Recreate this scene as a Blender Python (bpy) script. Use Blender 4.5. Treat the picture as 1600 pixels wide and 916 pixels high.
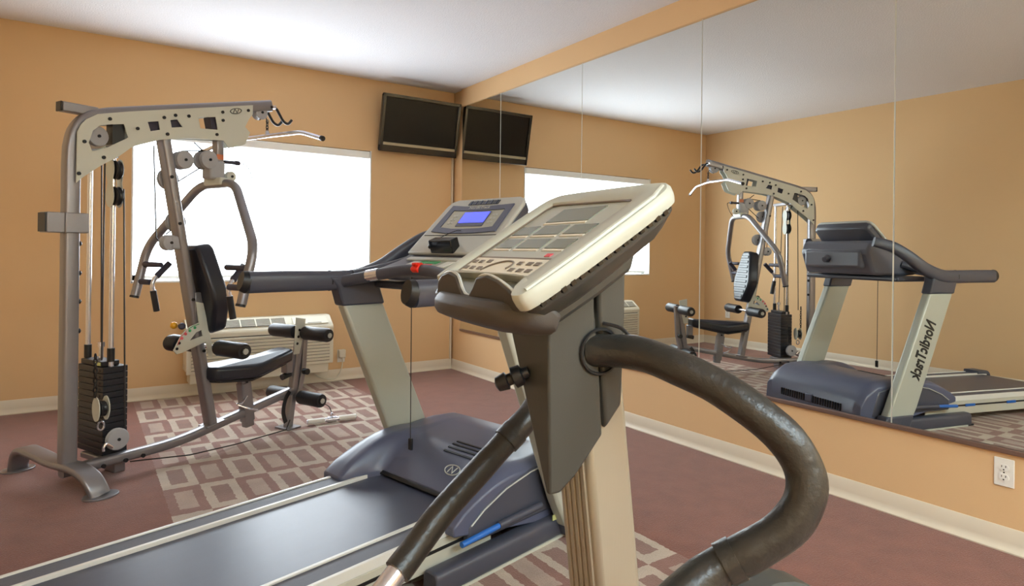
import bpy, bmesh, math, random
from mathutils import Vector, Matrix
random.seed(4)
sc = bpy.context.scene
for o in list(bpy.data.objects):
    bpy.data.objects.remove(o)
COL = sc.collection
R = math.radians

# ------------------------------------------------------------------ camera
EYE = Vector((0, 0, 1.2))
YAW, ROLL, PIT, FPX, CX, CY = -0.5882, 0.0117, 0.0014, 1001.78, 794.06, 390.36
r0 = Vector((math.cos(YAW), math.sin(YAW), 0)); f0 = Vector((-math.sin(YAW), math.cos(YAW), 0)); u0 = Vector((0, 0, 1))
f1 = f0 * math.cos(PIT) + u0 * math.sin(PIT); u1 = -f0 * math.sin(PIT) + u0 * math.cos(PIT)
r2 = r0 * math.cos(ROLL) + u1 * math.sin(ROLL); u2 = -r0 * math.sin(ROLL) + u1 * math.cos(ROLL)
cd = bpy.data.cameras.new('camera'); cam = bpy.data.objects.new('camera', cd); COL.objects.link(cam)
cam.matrix_world = Matrix(((r2.x, u2.x, -f1.x, EYE.x), (r2.y, u2.y, -f1.y, EYE.y), (r2.z, u2.z, -f1.z, EYE.z), (0, 0, 0, 1)))
cd.sensor_fit = 'HORIZONTAL'; cd.sensor_width = 36; cd.lens = FPX / 1600 * 36
cd.shift_x = (800 - CX) / 1600; cd.shift_y = -(458 - CY) / 1600
cd.clip_start = 0.02
sc.camera = cam

# ------------------------------------------------------------------ world, lights, exposure
w = bpy.data.worlds.new('world'); sc.world = w; w.use_nodes = True
w.node_tree.nodes['Background'].inputs[0].default_value = (0.75, 0.87, 1.0, 1)
w.node_tree.nodes['Background'].inputs[1].default_value = 1.0
sc.view_settings.view_transform = 'Standard'; sc.view_settings.look = 'None'
sc.view_settings.gamma = 1.0; sc.view_settings.use_curve_mapping = False
sc.view_settings.exposure = 0.66
WINDOW_GLOW = 7.5           # daylight coming through the drawn shade
LAMP_GLOW = 24.0            # the ceiling fixtures behind the camera

# ------------------------------------------------------------------ room numbers (metres)
XR, YB, ZC = 3.135, 5.7184, 2.789        # mirror wall, window wall, ceiling
XL, YF = -0.73, -2.6
WX0, WX1, WZ0, WZ1 = 0.321, 2.258, 0.914, 2.117
MZ0, MZ1 = 0.4185, 2.622

# ------------------------------------------------------------------ materials
def lin(c):
    c = c / 255.0
    return c / 12.92 if c <= 0.04045 else ((c + 0.055) / 1.055) ** 2.4
def rgb(r, g, b): return (lin(r), lin(g), lin(b), 1)
MATS = {}
def mat(name, color, rough=0.5, metal=0.0, bump=0.0, bscale=200.0, var=0.0, vscale=6.0, emit=None, estr=0.0, spec=0.5, coat=0.0, sheen=0.0, stretch=None):
    m = bpy.data.materials.new(name); m.use_nodes = True
    nt = m.node_tree; b = nt.nodes['Principled BSDF']
    b.inputs['Base Color'].default_value = color
    b.inputs['Roughness'].default_value = rough; b.inputs['Metallic'].default_value = metal
    b.inputs['Specular IOR Level'].default_value = spec
    b.inputs['Coat Weight'].default_value = coat
    b.inputs['Sheen Weight'].default_value = sheen
    tc = nt.nodes.new('ShaderNodeTexCoord'); src = tc.outputs['Object']
    if stretch:
        mp = nt.nodes.new('ShaderNodeMapping'); mp.inputs['Scale'].default_value = stretch
        nt.links.new(src, mp.inputs['Vector']); src = mp.outputs['Vector']
    if var > 0:
        n = nt.nodes.new('ShaderNodeTexNoise'); n.inputs['Scale'].default_value = vscale; n.inputs['Detail'].default_value = 6
        nt.links.new(src, n.inputs['Vector'])
        mx = nt.nodes.new('ShaderNodeMix'); mx.data_type = 'RGBA'
        mx.inputs[6].default_value = tuple(c * (1 - var) for c in color[:3]) + (1,)
        mx.inputs[7].default_value = tuple(min(1, c * (1 + var)) for c in color[:3]) + (1,)
        nt.links.new(n.outputs['Fac'], mx.inputs[0]); nt.links.new(mx.outputs[2], b.inputs['Base Color'])
    if bump > 0:
        n2 = nt.nodes.new('ShaderNodeTexNoise'); n2.inputs['Scale'].default_value = bscale; n2.inputs['Detail'].default_value = 4
        nt.links.new(src, n2.inputs['Vector'])
        bp = nt.nodes.new('ShaderNodeBump'); bp.inputs['Strength'].default_value = bump; bp.inputs['Distance'].default_value = 0.01
        nt.links.new(n2.outputs['Fac'], bp.inputs['Height']); nt.links.new(bp.outputs['Normal'], b.inputs['Normal'])
    if emit:
        b.inputs['Emission Color'].default_value = emit; b.inputs['Emission Strength'].default_value = estr
    MATS[name] = m
    return m

M_wall = mat('tan wall paint', rgb(224, 188, 142), 0.75, bump=0.06, bscale=260, var=0.02, vscale=1.5, spec=0.3)
M_ceil = mat('white textured ceiling', rgb(232, 232, 236), 0.9, bump=0.5, bscale=90, var=0.03, vscale=60, spec=0.2)
M_base = mat('cream cove base', rgb(222, 211, 190), 0.45, var=0.03)
M_white = mat('white plastic', rgb(236, 234, 226), 0.4)
M_frame = mat('white window frame', rgb(240, 240, 238), 0.4)
M_shade = mat('backlit white shade', rgb(245, 245, 245), 0.8, var=0.01, emit=(0.82, 0.92, 1.0, 1), estr=WINDOW_GLOW)
M_rail = mat('white shade cassette', rgb(245, 245, 240), 0.35)
M_mirror = mat('mirror silver', (0.83, 0.85, 0.82, 1), 0.0, 1.0)
M_medge = mat('mirror glass edge', rgb(226, 228, 220), 0.3)
M_chan = mat('brushed mirror channel', rgb(150, 128, 118), 0.35, 0.8, bump=0.05, stretch=(1, 30, 30))
M_beige = mat('beige appliance plastic', rgb(220, 214, 194), 0.45, var=0.02)
M_vent = mat('grey air grille', rgb(122, 116, 104), 0.6)
M_dark = mat('black plastic', rgb(26, 26, 28), 0.4, bump=0.04, bscale=500)
M_gloss = mat('glossy black bezel', rgb(14, 14, 18), 0.15, coat=0.3)
M_tvscr = mat('dark tv screen', rgb(20, 20, 21), 0.25, spec=0.2)
M_tvbar = mat('silver tv strip', rgb(170, 160, 135), 0.35, 0.4)
M_steel = mat('grey powder coated steel', rgb(142, 139, 142), 0.36, 0.65, bump=0.05, bscale=700, var=0.05, vscale=30)
M_plate = mat('cream enamelled plate', rgb(206, 207, 194), 0.4, var=0.02)
M_pulley = mat('grey pulley plastic', rgb(165, 165, 168), 0.5, var=0.04, vscale=20)
M_chrome = mat('polished chrome', rgb(222, 224, 234), 0.2, 0.85)
M_iron = mat('black cast weight', rgb(30, 29, 34), 0.42, bump=0.06, bscale=150)
M_rubber = mat('black rubber foam', rgb(30, 30, 35), 0.5, bump=0.08, bscale=300)
M_grip = mat('purple grey grip', rgb(62, 58, 72), 0.6, bump=0.08, bscale=300)
M_vinyl = mat('black vinyl upholstery', rgb(30, 33, 44), 0.33, bump=0.06, bscale=260)
M_cable = mat('black coated cable', rgb(40, 34, 32), 0.5)
M_bolt = mat('dark bolt head', rgb(40, 40, 42), 0.4, 0.5)
M_yellow = mat('yellow knob', rgb(236, 170, 20), 0.4)
M_red = mat('red safety key', rgb(235, 45, 20), 0.35)
M_green = mat('green print', rgb(60, 160, 100), 0.5)
M_pink = mat('red print', rgb(225, 90, 100), 0.5)
M_orange = mat('orange sticker', rgb(205, 120, 80), 0.5)
M_tmgrey = mat('dark grey treadmill plastic', rgb(70, 72, 84), 0.38, bump=0.03, bscale=600)
M_hood = mat('slate motor hood plastic', rgb(84, 89, 112), 0.36, bump=0.03, bscale=600)
M_upright = mat('pale sage metallic paint', rgb(180, 183, 172), 0.42, 0.15, var=0.02)
M_silver = mat('silver console plastic', rgb(190, 192, 186), 0.4, 0.1, var=0.02)
M_tray = mat('slate console tray', rgb(96, 98, 110), 0.4)
M_belt = mat('black running belt', rgb(66, 70, 88), 0.34, bump=0.08, bscale=500, var=0.1, vscale=5, stretch=(0.3, 6, 1))
M_strip = mat('ribbed foot strip', rgb(82, 84, 96), 0.5, bump=0.2, bscale=60, stretch=(0.2, 20, 1))
M_edge = mat('white rail edge', rgb(222, 223, 218), 0.35)
M_side = mat('pale side rail', rgb(192, 191, 178), 0.4, var=0.02)
M_blue = mat('blue shock body', rgb(40, 105, 190), 0.3)
M_bluescr = mat('lit blue screen', rgb(40, 50, 200), 0.3, emit=(0.08, 0.10, 0.95, 1), estr=1.0)
M_sticker = mat('pale green sticker', rgb(200, 205, 140), 0.5)
M_ink = mat('black lettering', rgb(30, 30, 30), 0.5)
M_ealum = mat('champagne aluminium', rgb(172, 164, 146), 0.38, 0.4, bump=0.03, bscale=400, stretch=(1, 1, 0.05))
M_ecover = mat('charcoal mast cover', rgb(66, 66, 62), 0.4, bump=0.05, bscale=600)
M_elip = mat('taupe console tray', rgb(68, 63, 59), 0.5, bump=0.05, bscale=600)
M_ecream = mat('cream console bezel', rgb(188, 190, 178), 0.4)
M_elens = mat('pale console face', rgb(176, 177, 164), 0.3)
M_lcd = mat('blank grey green display', rgb(116, 118, 100), 0.25)
M_keypad = mat('ivory keypad', rgb(232, 224, 206), 0.45)
M_key = mat('brown key print', rgb(120, 106, 92), 0.5)
M_foam = mat('black leathery grip foam', rgb(46, 43, 39), 0.36, bump=0.18, bscale=70)
M_lampbody = mat('white lamp housing', rgb(240, 240, 240), 0.5)
M_lamp = mat('lit lamp diffuser', rgb(250, 250, 250), 0.5, emit=(0.71, 0.90, 1.0, 1), estr=LAMP_GLOW)
M_glass = mat('window glass', rgb(235, 245, 245), 0.02)
M_glass.node_tree.nodes['Principled BSDF'].inputs['Transmission Weight'].default_value = 1.0

def carpet_material():
    m = bpy.data.materials.new('patterned brown carpet'); m.use_nodes = True
    nt = m.node_tree; N = nt.nodes; L = nt.links; b = N['Principled BSDF']
    b.inputs['Roughness'].default_value = 0.9; b.inputs['Specular IOR Level'].default_value = 0.2
    b.inputs['Sheen Weight'].default_value = 0.32; b.inputs['Sheen Roughness'].default_value = 0.4
    tc = N.new('ShaderNodeTexCoord')
    warp = N.new('ShaderNodeTexNoise'); warp.inputs['Scale'].default_value = 40; L.new(tc.outputs['Object'], warp.inputs['Vector'])
    vs = N.new('ShaderNodeVectorMath'); vs.operation = 'MULTIPLY_ADD'
    L.new(warp.outputs['Color'], vs.inputs[0]); vs.inputs[1].default_value = (0.02, 0.02, 0); L.new(tc.outputs['Object'], vs.inputs[2])
    sp = N.new('ShaderNodeSeparateXYZ'); L.new(vs.outputs[0], sp.inputs[0])
    def mth(op, a, bb=None, c=None):
        n = N.new('ShaderNodeMath'); n.operation = op
        for i, v in enumerate((a, bb, c)):
            if v is None: continue
            if isinstance(v, (int, float)): n.inputs[i].default_value = v
            else: L.new(v, n.inputs[i])
        return n.outputs[0]
    cx = mth('DIVIDE', mth('SUBTRACT', sp.outputs[0], 0.358), 0.1645)
    cy = mth('DIVIDE', mth('SUBTRACT', sp.outputs[1], 3.566), 0.362)
    ix, iy = mth('FLOOR', cx), mth('FLOOR', cy)
    fx, fy = mth('SUBTRACT', cx, ix), mth('SUBTRACT', cy, iy)
    par = mth('FLOORED_MODULO', mth('ADD', ix, iy), 2)              # 0 = pale frame, 1 = brown frame
    inn = mth('MULTIPLY', mth('LESS_THAN', mth('ABSOLUTE', mth('SUBTRACT', fx, 0.5)), 0.245),
              mth('LESS_THAN', mth('ABSOLUTE', mth('SUBTRACT', fy, 0.5)), 0.33))
    rng = mth('MULTIPLY', mth('GREATER_THAN', cx, 0), mth('LESS_THAN', cx, 10))
    def mix(f, a, c):
        n = N.new('ShaderNodeMix'); n.data_type = 'RGBA'; L.new(f, n.inputs[0])
        for i, v in ((6, a), (7, c)):
            if isinstance(v, tuple): n.inputs[i].default_value = v
            else: L.new(v, n.inputs[i])
        return n.outputs[2]
    brown, pale, paleb, mid, fbrown = rgb(124, 75, 61), rgb(184, 168, 152), rgb(168, 146, 132), rgb(138, 106, 96), rgb(136, 98, 88)
    cell = mix(par, mix(inn, pale, mid), mix(inn, fbrown, paleb))
    base = mix(rng, brown, cell)
    n1 = N.new('ShaderNodeTexNoise'); n1.inputs['Scale'].default_value = 9; n1.inputs['Detail'].default_value = 8; L.new(tc.outputs['Object'], n1.inputs['Vector'])
    n2 = N.new('ShaderNodeTexNoise'); n2.inputs['Scale'].default_value = 160; n2.inputs['Detail'].default_value = 3; L.new(tc.outputs['Object'], n2.inputs['Vector'])
    k = mth('ADD', mth('MULTIPLY', n1.outputs['Fac'], 0.55), mth('ADD', mth('MULTIPLY', n2.outputs['Fac'], 0.5), 0.48))
    sc_ = N.new('ShaderNodeVectorMath'); sc_.operation = 'SCALE'; L.new(base, sc_.inputs[0]); L.new(k, sc_.inputs['Scale'])
    L.new(sc_.outputs[0], b.inputs['Base Color'])
    bp = N.new('ShaderNodeBump'); bp.inputs['Strength'].default_value = 0.5; bp.inputs['Distance'].default_value = 0.006
    L.new(n2.outputs['Fac'], bp.inputs['Height']); L.new(bp.outputs['Normal'], b.inputs['Normal'])
    return m
M_carpet = carpet_material()

# ------------------------------------------------------------------ mesh helpers
def V(*a): return Vector(a)
def circ(r, n=16): return [(r * math.cos(2 * math.pi * i / n), r * math.sin(2 * math.pi * i / n)) for i in range(n)]
def rrect(a, b, r=0.01, k=3):
    out = []
    for cx, cy, s in ((a / 2 - r, b / 2 - r, 0), (-a / 2 + r, b / 2 - r, 90), (-a / 2 + r, -b / 2 + r, 180), (a / 2 - r, -b / 2 + r, 270)):
        for i in range(k + 1):
            t = R(s + 90 * i / k); out.append((cx + r * math.cos(t), cy + r * math.sin(t)))
    return out
def smooth(pts, k=6):
    P = [Vector(p) for p in pts]; out = []
    for i in range(len(P) - 1):
        a, b, c, d = P[max(i - 1, 0)], P[i], P[i + 1], P[min(i + 2, len(P) - 1)]
        for j in range(k):
            t = j / k
            out.append(0.5 * ((2 * b) + (c - a) * t + (2 * a - 5 * b + 4 * c - d) * t * t + (3 * b - a - 3 * c + d) * t ** 3))
    return out + [P[-1]]
def fillet(pts, rad, k=5):
    P = [Vector(p) for p in pts]; out = [P[0]]
    for i in range(1, len(P) - 1):
        a, b, c = P[i - 1], P[i], P[i + 1]
        d1, d2 = (a - b), (c - b); q = min(rad, d1.length * 0.48, d2.length * 0.48)
        s, e = b + d1.normalized() * q, b + d2.normalized() * q
        for j in range(k + 1):
            t = j / k; out.append(s * (1 - t) ** 2 + b * 2 * t * (1 - t) + e * t * t)
    return out + [P[-1]]
class MB:
    def __init__(s): s.bm = bmesh.new()
    def box(s, c, size, rot=None):
        m = Matrix.Translation(Vector(c)) @ (rot.to_4x4() if rot else Matrix.Identity(4)) @ Matrix.Diagonal((*size, 1))
        bmesh.ops.create_cube(s.bm, size=1, matrix=m); return s
    def rings(s, rings, cap=True, closed=False):
        vr = [[s.bm.verts.new(p) for p in r] for r in rings]; n = len(vr[0])
        for i in range(len(vr) if closed else len(vr) - 1):
            A, B = vr[i], vr[(i + 1) % len(vr)]
            for j in range(n): s.bm.faces.new((A[j], A[(j + 1) % n], B[(j + 1) % n], B[j]))
        if cap and not closed:
            s.bm.faces.new(vr[0][::-1]); s.bm.faces.new(vr[-1])
        return s
    def tube(s, path, prof, up=None, cap=True, scale=None, closed=False):
        P = [Vector(p) for p in path]; n = len(P); rings = []
        nrm = None
        for i in range(n):
            t = (P[min(i + 1, n - 1)] - P[max(i - 1, 0)]).normalized() if not closed else (P[(i + 1) % n] - P[i - 1]).normalized()
            if up is not None: nrm = Vector(up) - t * Vector(up).dot(t)
            elif nrm is None: nrm = t.orthogonal()
            else: nrm = nrm - t * nrm.dot(t)
            nrm.normalize(); bn = t.cross(nrm); k = scale[i] if scale else 1
            rings.append([P[i] + (nrm * a + bn * b) * k for a, b in prof])
        return s.rings(rings, cap, closed)
    def cyl(s, p0, p1, r0, r1=None, n=20): 
        r1 = r0 if r1 is None else r1
        return s.tube([p0, p1], circ(1, n), scale=[r0, r1])
    def lathe(s, prof, p0, axis, n=24):
        ax = Vector(axis).normalized(); a = ax.orthogonal().normalized(); b = ax.cross(a); p0 = Vector(p0)
        return s.rings([[p0 + ax * h + (a * x + b * y) * r for x, y in circ(1, n)] for r, h in prof])
    def prism(s, poly, fn, t0, t1):
        return s.rings([[Vector(fn(a, b, t0)) for a, b in poly], [Vector(fn(a, b, t1)) for a, b in poly]])
    def holed(s, outer, holes, fn, t0, t1):
        es = []; vs = []
        for lp in [outer] + holes:
            v = [s.bm.verts.new(fn(a, b, t0)) for a, b in lp]; vs += v
            es += [s.bm.edges.new((v[i], v[(i + 1) % len(v)])) for i in range(len(v))]
        g = bmesh.ops.triangle_fill(s.bm, use_beauty=True, edges=es)
        fs = [f for f in g['geom'] if isinstance(f, bmesh.types.BMFace)]
        e = bmesh.ops.extrude_face_region(s.bm, geom=fs)
        d = Vector(fn(0, 0, t1)) - Vector(fn(0, 0, t0))
        bmesh.ops.translate(s.bm, verts=[x for x in e['geom'] if isinstance(x, bmesh.types.BMVert)], vec=d)
        return s
def obj(name, mb, m, parent=None, bev=0.0, seg=2, flat=False):
    me = bpy.data.meshes.new(name)
    bmesh.ops.recalc_face_normals(mb.bm, faces=mb.bm.faces[:])
    mb.bm.to_mesh(me); mb.bm.free()
    me.materials.append(m)
    if not flat:
        me.shade_smooth(); me.set_sharp_from_angle(angle=R(38))
    o = bpy.data.objects.new(name, me); COL.objects.link(o)
    if parent: o.parent = parent
    if bev:
        b = o.modifiers.new('bevel', 'BEVEL'); b.width = bev; b.segments = seg; b.limit_method = 'ANGLE'; b.angle_limit = R(35)
    return o
def share(name, src, parent, loc=(0, 0, 0), rot=(0, 0, 0)):
    o = bpy.data.objects.new(name, src.data); COL.objects.link(o); o.parent = parent
    o.location = src.location + Vector(loc); o.rotation_euler = rot
    for md in src.modifiers:
        n = o.modifiers.new(md.name, md.type); n.width = md.width; n.segments = md.segments; n.limit_method = 'ANGLE'; n.angle_limit = md.angle_limit
    return o
def tag(o, label, cat, group=None):
    o['label'] = label; o['category'] = cat
    if group: o['group'] = group
    return o
def thing(name, label, cat, loc=(0, 0, 0), rz=0, group=None):
    o = bpy.data.objects.new(name, None); o.empty_display_size = 0.1; COL.objects.link(o)
    o.location = loc; o.rotation_euler = (0, 0, rz)
    return tag(o, label, cat, group)
def struct(name, mb, m, bev=0.0, flat=True, parent=None):
    o = obj(name, mb, m, parent, bev, flat=flat)
    if not parent: o['kind'] = 'structure'
    return o
def text(name, body, size, m, parent, matrix, depth=0.0006, bold=0.0, sx=1.0, sy=1.0):
    c = bpy.data.curves.new(name, 'FONT'); c.body = body; c.size = size; c.extrude = depth; c.align_x = 'CENTER'; c.align_y = 'CENTER'; c.resolution_u = 3; c.offset = bold
    t = bpy.data.objects.new(name + '_curve', c); COL.objects.link(t)
    me = bpy.data.meshes.new_from_object(t.evaluated_get(bpy.context.evaluated_depsgraph_get()))
    bpy.data.objects.remove(t)
    me.materials.clear(); me.materials.append(m)
    me.transform(matrix @ Matrix.Diagonal((sx, sy, 1, 1)))
    o = bpy.data.objects.new(name, me); COL.objects.link(o); o.parent = parent
    return o
def basis(o, x, y, z):
    x, y, z = Vector(x).normalized(), Vector(y).normalized(), Vector(z).normalized()
    return Matrix(((x.x, y.x, z.x, o[0]), (x.y, y.y, z.y, o[1]), (x.z, y.z, z.z, o[2]), (0, 0, 0, 1)))

# ------------------------------------------------------------------ the room
T = 0.12
struct('floor', MB().box(((XL + XR) / 2, (YF + YB) / 2, -0.03), (XR - XL + 2 * T, YB - YF + 2 * T, 0.06)), M_carpet)
bpy.data.objects['floor'].data.transform(Matrix.Translation((0, 0, 0)))
struct('ceiling', MB().box(((XL + XR) / 2, (YF + YB) / 2, ZC + 0.05), (XR - XL + 2 * T, YB - YF + 2 * T, 0.1)), M_ceil)
XW = XR + 0.008
struct('wall_right', MB().box((XW + T / 2, (YF + YB) / 2, ZC / 2), (T, YB - YF + 2 * T, ZC)), M_wall)
struct('wall_left', MB().box((XL - T / 2, (YF + YB) / 2, ZC / 2), (T, YB - YF + 2 * T, ZC)), M_wall)
struct('wall_front', MB().box(((XL + XR) / 2, YF - T / 2, ZC / 2), (XR - XL, T, ZC)), M_wall)
wb = MB(); YW = YB + 0.16
for x0, x1, z0, z1 in ((XL, WX0, 0, ZC), (WX1, XR, 0, ZC), (WX0, WX1, 0, WZ0), (WX0, WX1, WZ1, ZC)):
    wb.box(((x0 + x1) / 2, (YB + YW) / 2, (z0 + z1) / 2), (x1 - x0, YW - YB, z1 - z0))
struct('wall_back', wb, M_wall)
def cove(name, p0, p1, inward, h):
    # vinyl cove base with a rounded toe
    a, b, n = Vector(p0), Vector(p1), Vector(inward)
    prof = [(0, 0), (0.016, 0), (0.017, 0.006), (0.012, 0.014), (0.006, 0.022), (0.004, 0.04), (0.004, h - 0.004), (0.002, h), (0, h)]
    mb = MB().rings([[q + n * d + Vector((0, 0, z)) for d, z in prof] for q in (a, b)])
    return struct(name, mb, M_base, flat=False)
cove('baseboard_back', (XL, YB, 0), (XR, YB, 0), (0, -1, 0), 0.102)
cove('baseboard_right', (XW, YF, 0), (XW, YB, 0), (-1, 0, 0), 0.1)
cove('baseboard_left', (XL, YF, 0), (XL, YB, 0), (1, 0, 0), 0.1)
# mirror channel, header board, corner raceway
struct('trim_1', MB().box((XW - 0.009, (YF + 5.545) / 2, MZ0 - 0.008), (0.018, 5.545 - YF, 0.022)), M_chan, bev=0.003, flat=False)
struct('trim_2', MB().box((XW - 0.011, (YF + 5.545) / 2, (MZ1 + ZC) / 2), (0.022, 5.545 - YF, ZC - MZ1)), M_wall)
struct('trim_3', MB().box((3.118, YB - 0.009, (0.1 + 2.2) / 2), (0.018, 0.018, 2.1)), M_base, bev=0.003, flat=False)

# window behind the shade
wf = MB()
for c, s in (((WX0 + 0.03, YB + 0.11, (WZ0 + WZ1) / 2), (0.06, 0.06, WZ1 - WZ0)), ((WX1 - 0.03, YB + 0.11, (WZ0 + WZ1) / 2), (0.06, 0.06, WZ1 - WZ0)),
             (((WX0 + WX1) / 2, YB + 0.11, WZ0 + 0.03), (WX1 - WX0, 0.06, 0.06)), (((WX0 + WX1) / 2, YB + 0.11, WZ1 - 0.03), (WX1 - WX0, 0.06, 0.06)),
             (((WX0 + WX1) / 2, YB + 0.11, (WZ0 + WZ1) / 2), (0.05, 0.05, WZ1 - WZ0))):
    wf.box(c, s)
wfr = struct('window_1', wf, M_frame)
obj('window_sill', MB().box(((WX0 + WX1) / 2, YB + 0.045, WZ0 + 0.008), (WX1 - WX0, 0.1, 0.016)), M_frame, wfr, 0.003)
obj('glass_pane', MB().box(((WX0 + WX1) / 2, YB + 0.125, (WZ0 + WZ1) / 2), (WX1 - WX0 - 0.06, 0.006, WZ1 - WZ0 - 0.06)), M_glass, wfr)
for s in (-1, 1):
    obj('window_jamb', MB().box((WX0 + 0.006 if s < 0 else WX1 - 0.006, YB + 0.045, (WZ0 + WZ1) / 2), (0.012, 0.1, WZ1 - WZ0)), M_frame, wfr)
shd = thing('roller_shade', 'drawn white roller shade glowing with daylight in the window', 'window shade', ((WX0 + WX1) / 2, YB + 0.02, WZ0 + 0.02))
sw = WX1 - WX0 - 0.03
obj('fabric', MB().box((0, 0.02, 0.58), (sw - 0.05, 0.002, 1.13)), M_shade, shd)
obj('headrail', MB().box((0, 0.0, 1.142), (sw, 0.06, 0.07)), M_rail, shd, 0.01)
obj('bottom_bar', MB().box((0, 0.02, 0.022), (sw - 0.05, 0.014, 0.028)), M_rail, shd, 0.004)

# mirror panels, one thing each
ys = [5.541, 4.847, 3.719, 2.597, 1.482, 0.36, -0.76]
mlabels = ['narrow frameless mirror panel at the corner beside the television', 'frameless mirror panel second from the window corner, showing the window reflection',
           'frameless mirror panel reflecting the window edge and dim corner, third from the window wall', 'frameless mirror panel reflecting the home gym, fourth from the window wall',
           'large frameless mirror panel at the right edge, reflecting the treadmill deck', 'frameless mirror panel beside the camera, past the right picture edge']
for i in range(6):
    y1, y0 = ys[i] - (0 if i == 0 else 0.0035), ys[i + 1] + 0.0035
    t = thing('wall_mirror', mlabels[i], 'mirror', (XR, (y0 + y1) / 2, MZ0 + 0.004), 0, 'mirror panels along the right wall')
    h = MZ1 - MZ0 - 0.004; d = y1 - y0
    obj('mirror_pane', MB().box((0.003, 0, h / 2), (0.006, d, h)), M_mirror, t, flat=True)
    for s in (-1, 1): obj('polished_edge', MB().box((0.004, s * (d / 2 + 0.0012), h / 2), (0.006, 0.0024, h)), M_medge, t, flat=True)

# ceiling fixtures behind the camera, the lamps that light the room
for i, (x, y) in enumerate(((0.2, -1.5), (2.2, -1.5), (1.2, -2.2))):
    t = thing('ceiling_light', ['white ceiling light panel behind the camera, nearest the left wall', 'white ceiling light panel behind the camera, nearest the mirrors', 'white ceiling light panel at the far back of the room'][i], 'lamp', (x, y, ZC - 0.06), 0, 'ceiling lights')
    mb = MB()
    for c, s in (((0.6, 0, 0.03), (0.03, 0.63, 0.06)), ((-0.6, 0, 0.03), (0.03, 0.63, 0.06)), ((0, 0.3, 0.03), (1.23, 0.03, 0.06)), ((0, -0.3, 0.03), (1.23, 0.03, 0.06))): mb.box(c, s)
    obj('housing', mb, M_lampbody, t)
    obj('diffuser', MB().box((0, 0, 0.02), (1.17, 0.57, 0.01)), M_lamp, t)

# ------------------------------------------------------------------ small wall things
def outlet(label, loc, rz, plug=False):
    t = thing('wall_outlet', label, 'outlet', loc, rz)
    obj('cover_plate', MB().box((0, -0.003, 0.057), (0.07, 0.006, 0.115)), M_white, t, 0.003)
    for z in (0.037, 0.077):
        r = obj('receptacle', MB().tube([(0, -0.005, z), (0, -0.009, z)], rrect(0.028, 0.034, 0.012, 4), up=(0, 0, 1)), M_white, t)
        mb = MB()
        for x in (-0.007, 0.007): mb.box((x, -0.0092, z + 0.005), (0.0025, 0.001, 0.008))
        mb.cyl((0, -0.0088, z - 0.008), (0, -0.0097, z - 0.008), 0.0028, n=10)
        obj('slots', mb, M_dark, r)
    obj('screw', MB().cyl((0, -0.005, 0.057), (0, -0.007, 0.057), 0.003, n=10), M_bolt, t)
    return t
outlet('white duplex outlet below the mirrors near the right edge', (XW, 1.047, 0.263), R(-90))
outlet('small white outlet on the left wall, seen only in the mirror', (XL, 5.34, 0.36), R(90))
t = outlet('cream outlet with a plugged cord right of the air conditioner', (1.99, YB, 0.165), 0)
obj('plug', MB().box((0, -0.028, 0.08), (0.062, 0.04, 0.075)), M_beige, t, 0.008)

# through-wall air conditioner
ac = thing('wall_air_conditioner', 'cream wall air conditioner under the window behind the home gym', 'air conditioner', (1.27, YB, 0.2))
AW = 1.16
f = lambda a, b, tt: (tt, -a, b)
obj('cabinet', MB().prism([(0, 0.02), (0.19, 0.02), (0.19, 0.01), (0.2, 0.0), (0.205, 0.02), (0.205, 0.29), (0.21, 0.31), (0.2, 0.335), (0.1, 0.41), (0.08, 0.415), (0, 0.415)], f, -AW / 2, AW / 2), M_beige, ac, 0.012)
obj('louver_recess', MB().box((0, -0.2065, 0.155), (AW - 0.07, 0.004, 0.255)), M_vent, ac)
for k in range(9):
    z = 0.045 + 0.027 * k
    obj('louver', MB().box((0, -0.214, z), (AW - 0.07, 0.008, 0.021), Matrix.Rotation(R(25), 3, 'X')), M_beige, ac)
sl = Matrix.Rotation(-math.atan2(0.075, 0.1), 3, 'X')
slp = lambda s: (-0.2 + s * 0.1, 0.335 + s * 0.075)
yv, zv = slp(0.5)
n_off = Vector((0, -0.6, 0.8))
obj('air_grille', MB().box((-0.18, yv - 0.003, zv + 0.006), (0.72, 0.085, 0.006), Matrix.Rotation(math.atan2(0.075, 0.1), 3, 'X')), M_vent, ac)
rt = Matrix.Rotation(math.atan2(0.075, 0.1), 3, 'X')
for k in range(7):
    obj('grille_divider', MB().box((-0.54 + 0.12 * k, yv - 0.004, zv + 0.008), (0.009, 0.09, 0.008), rt), M_beige, ac)
for k in range(5):
    q = -0.032 + 0.016 * k
    obj('grille_bar', MB().box(Vector((-0.18, yv - 0.004, zv + 0.008)) + rt @ Vector((0, q, 0)), (0.72, 0.002, 0.006), rt), M_beige, ac)
obj('control_door', MB().box(Vector((0.39, yv - 0.003, zv + 0.004)), (0.3, 0.09, 0.008), rt), M_beige, ac, 0.003)
obj('door_grip', MB().box(Vector((0.42, yv - 0.03, zv - 0.016)), (0.12, 0.01, 0.008), rt), M_vent, ac)
obj('power_cord', MB().tube(smooth([(0.72, -0.045, 0.02), (0.715, -0.05, -0.06), (0.69, -0.05, -0.13), (0.64, -0.06, -0.17), (0.55, -0.06, -0.16), (0.45, -0.1, -0.1), (0.4, -0.1, 0.02)]), circ(0.005, 8)), M_beige, ac)
obj('kick_panel', MB().box((0, -0.09, -0.03), (AW - 0.06, 0.16, 0.1)), M_beige, ac, 0.005)

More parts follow.
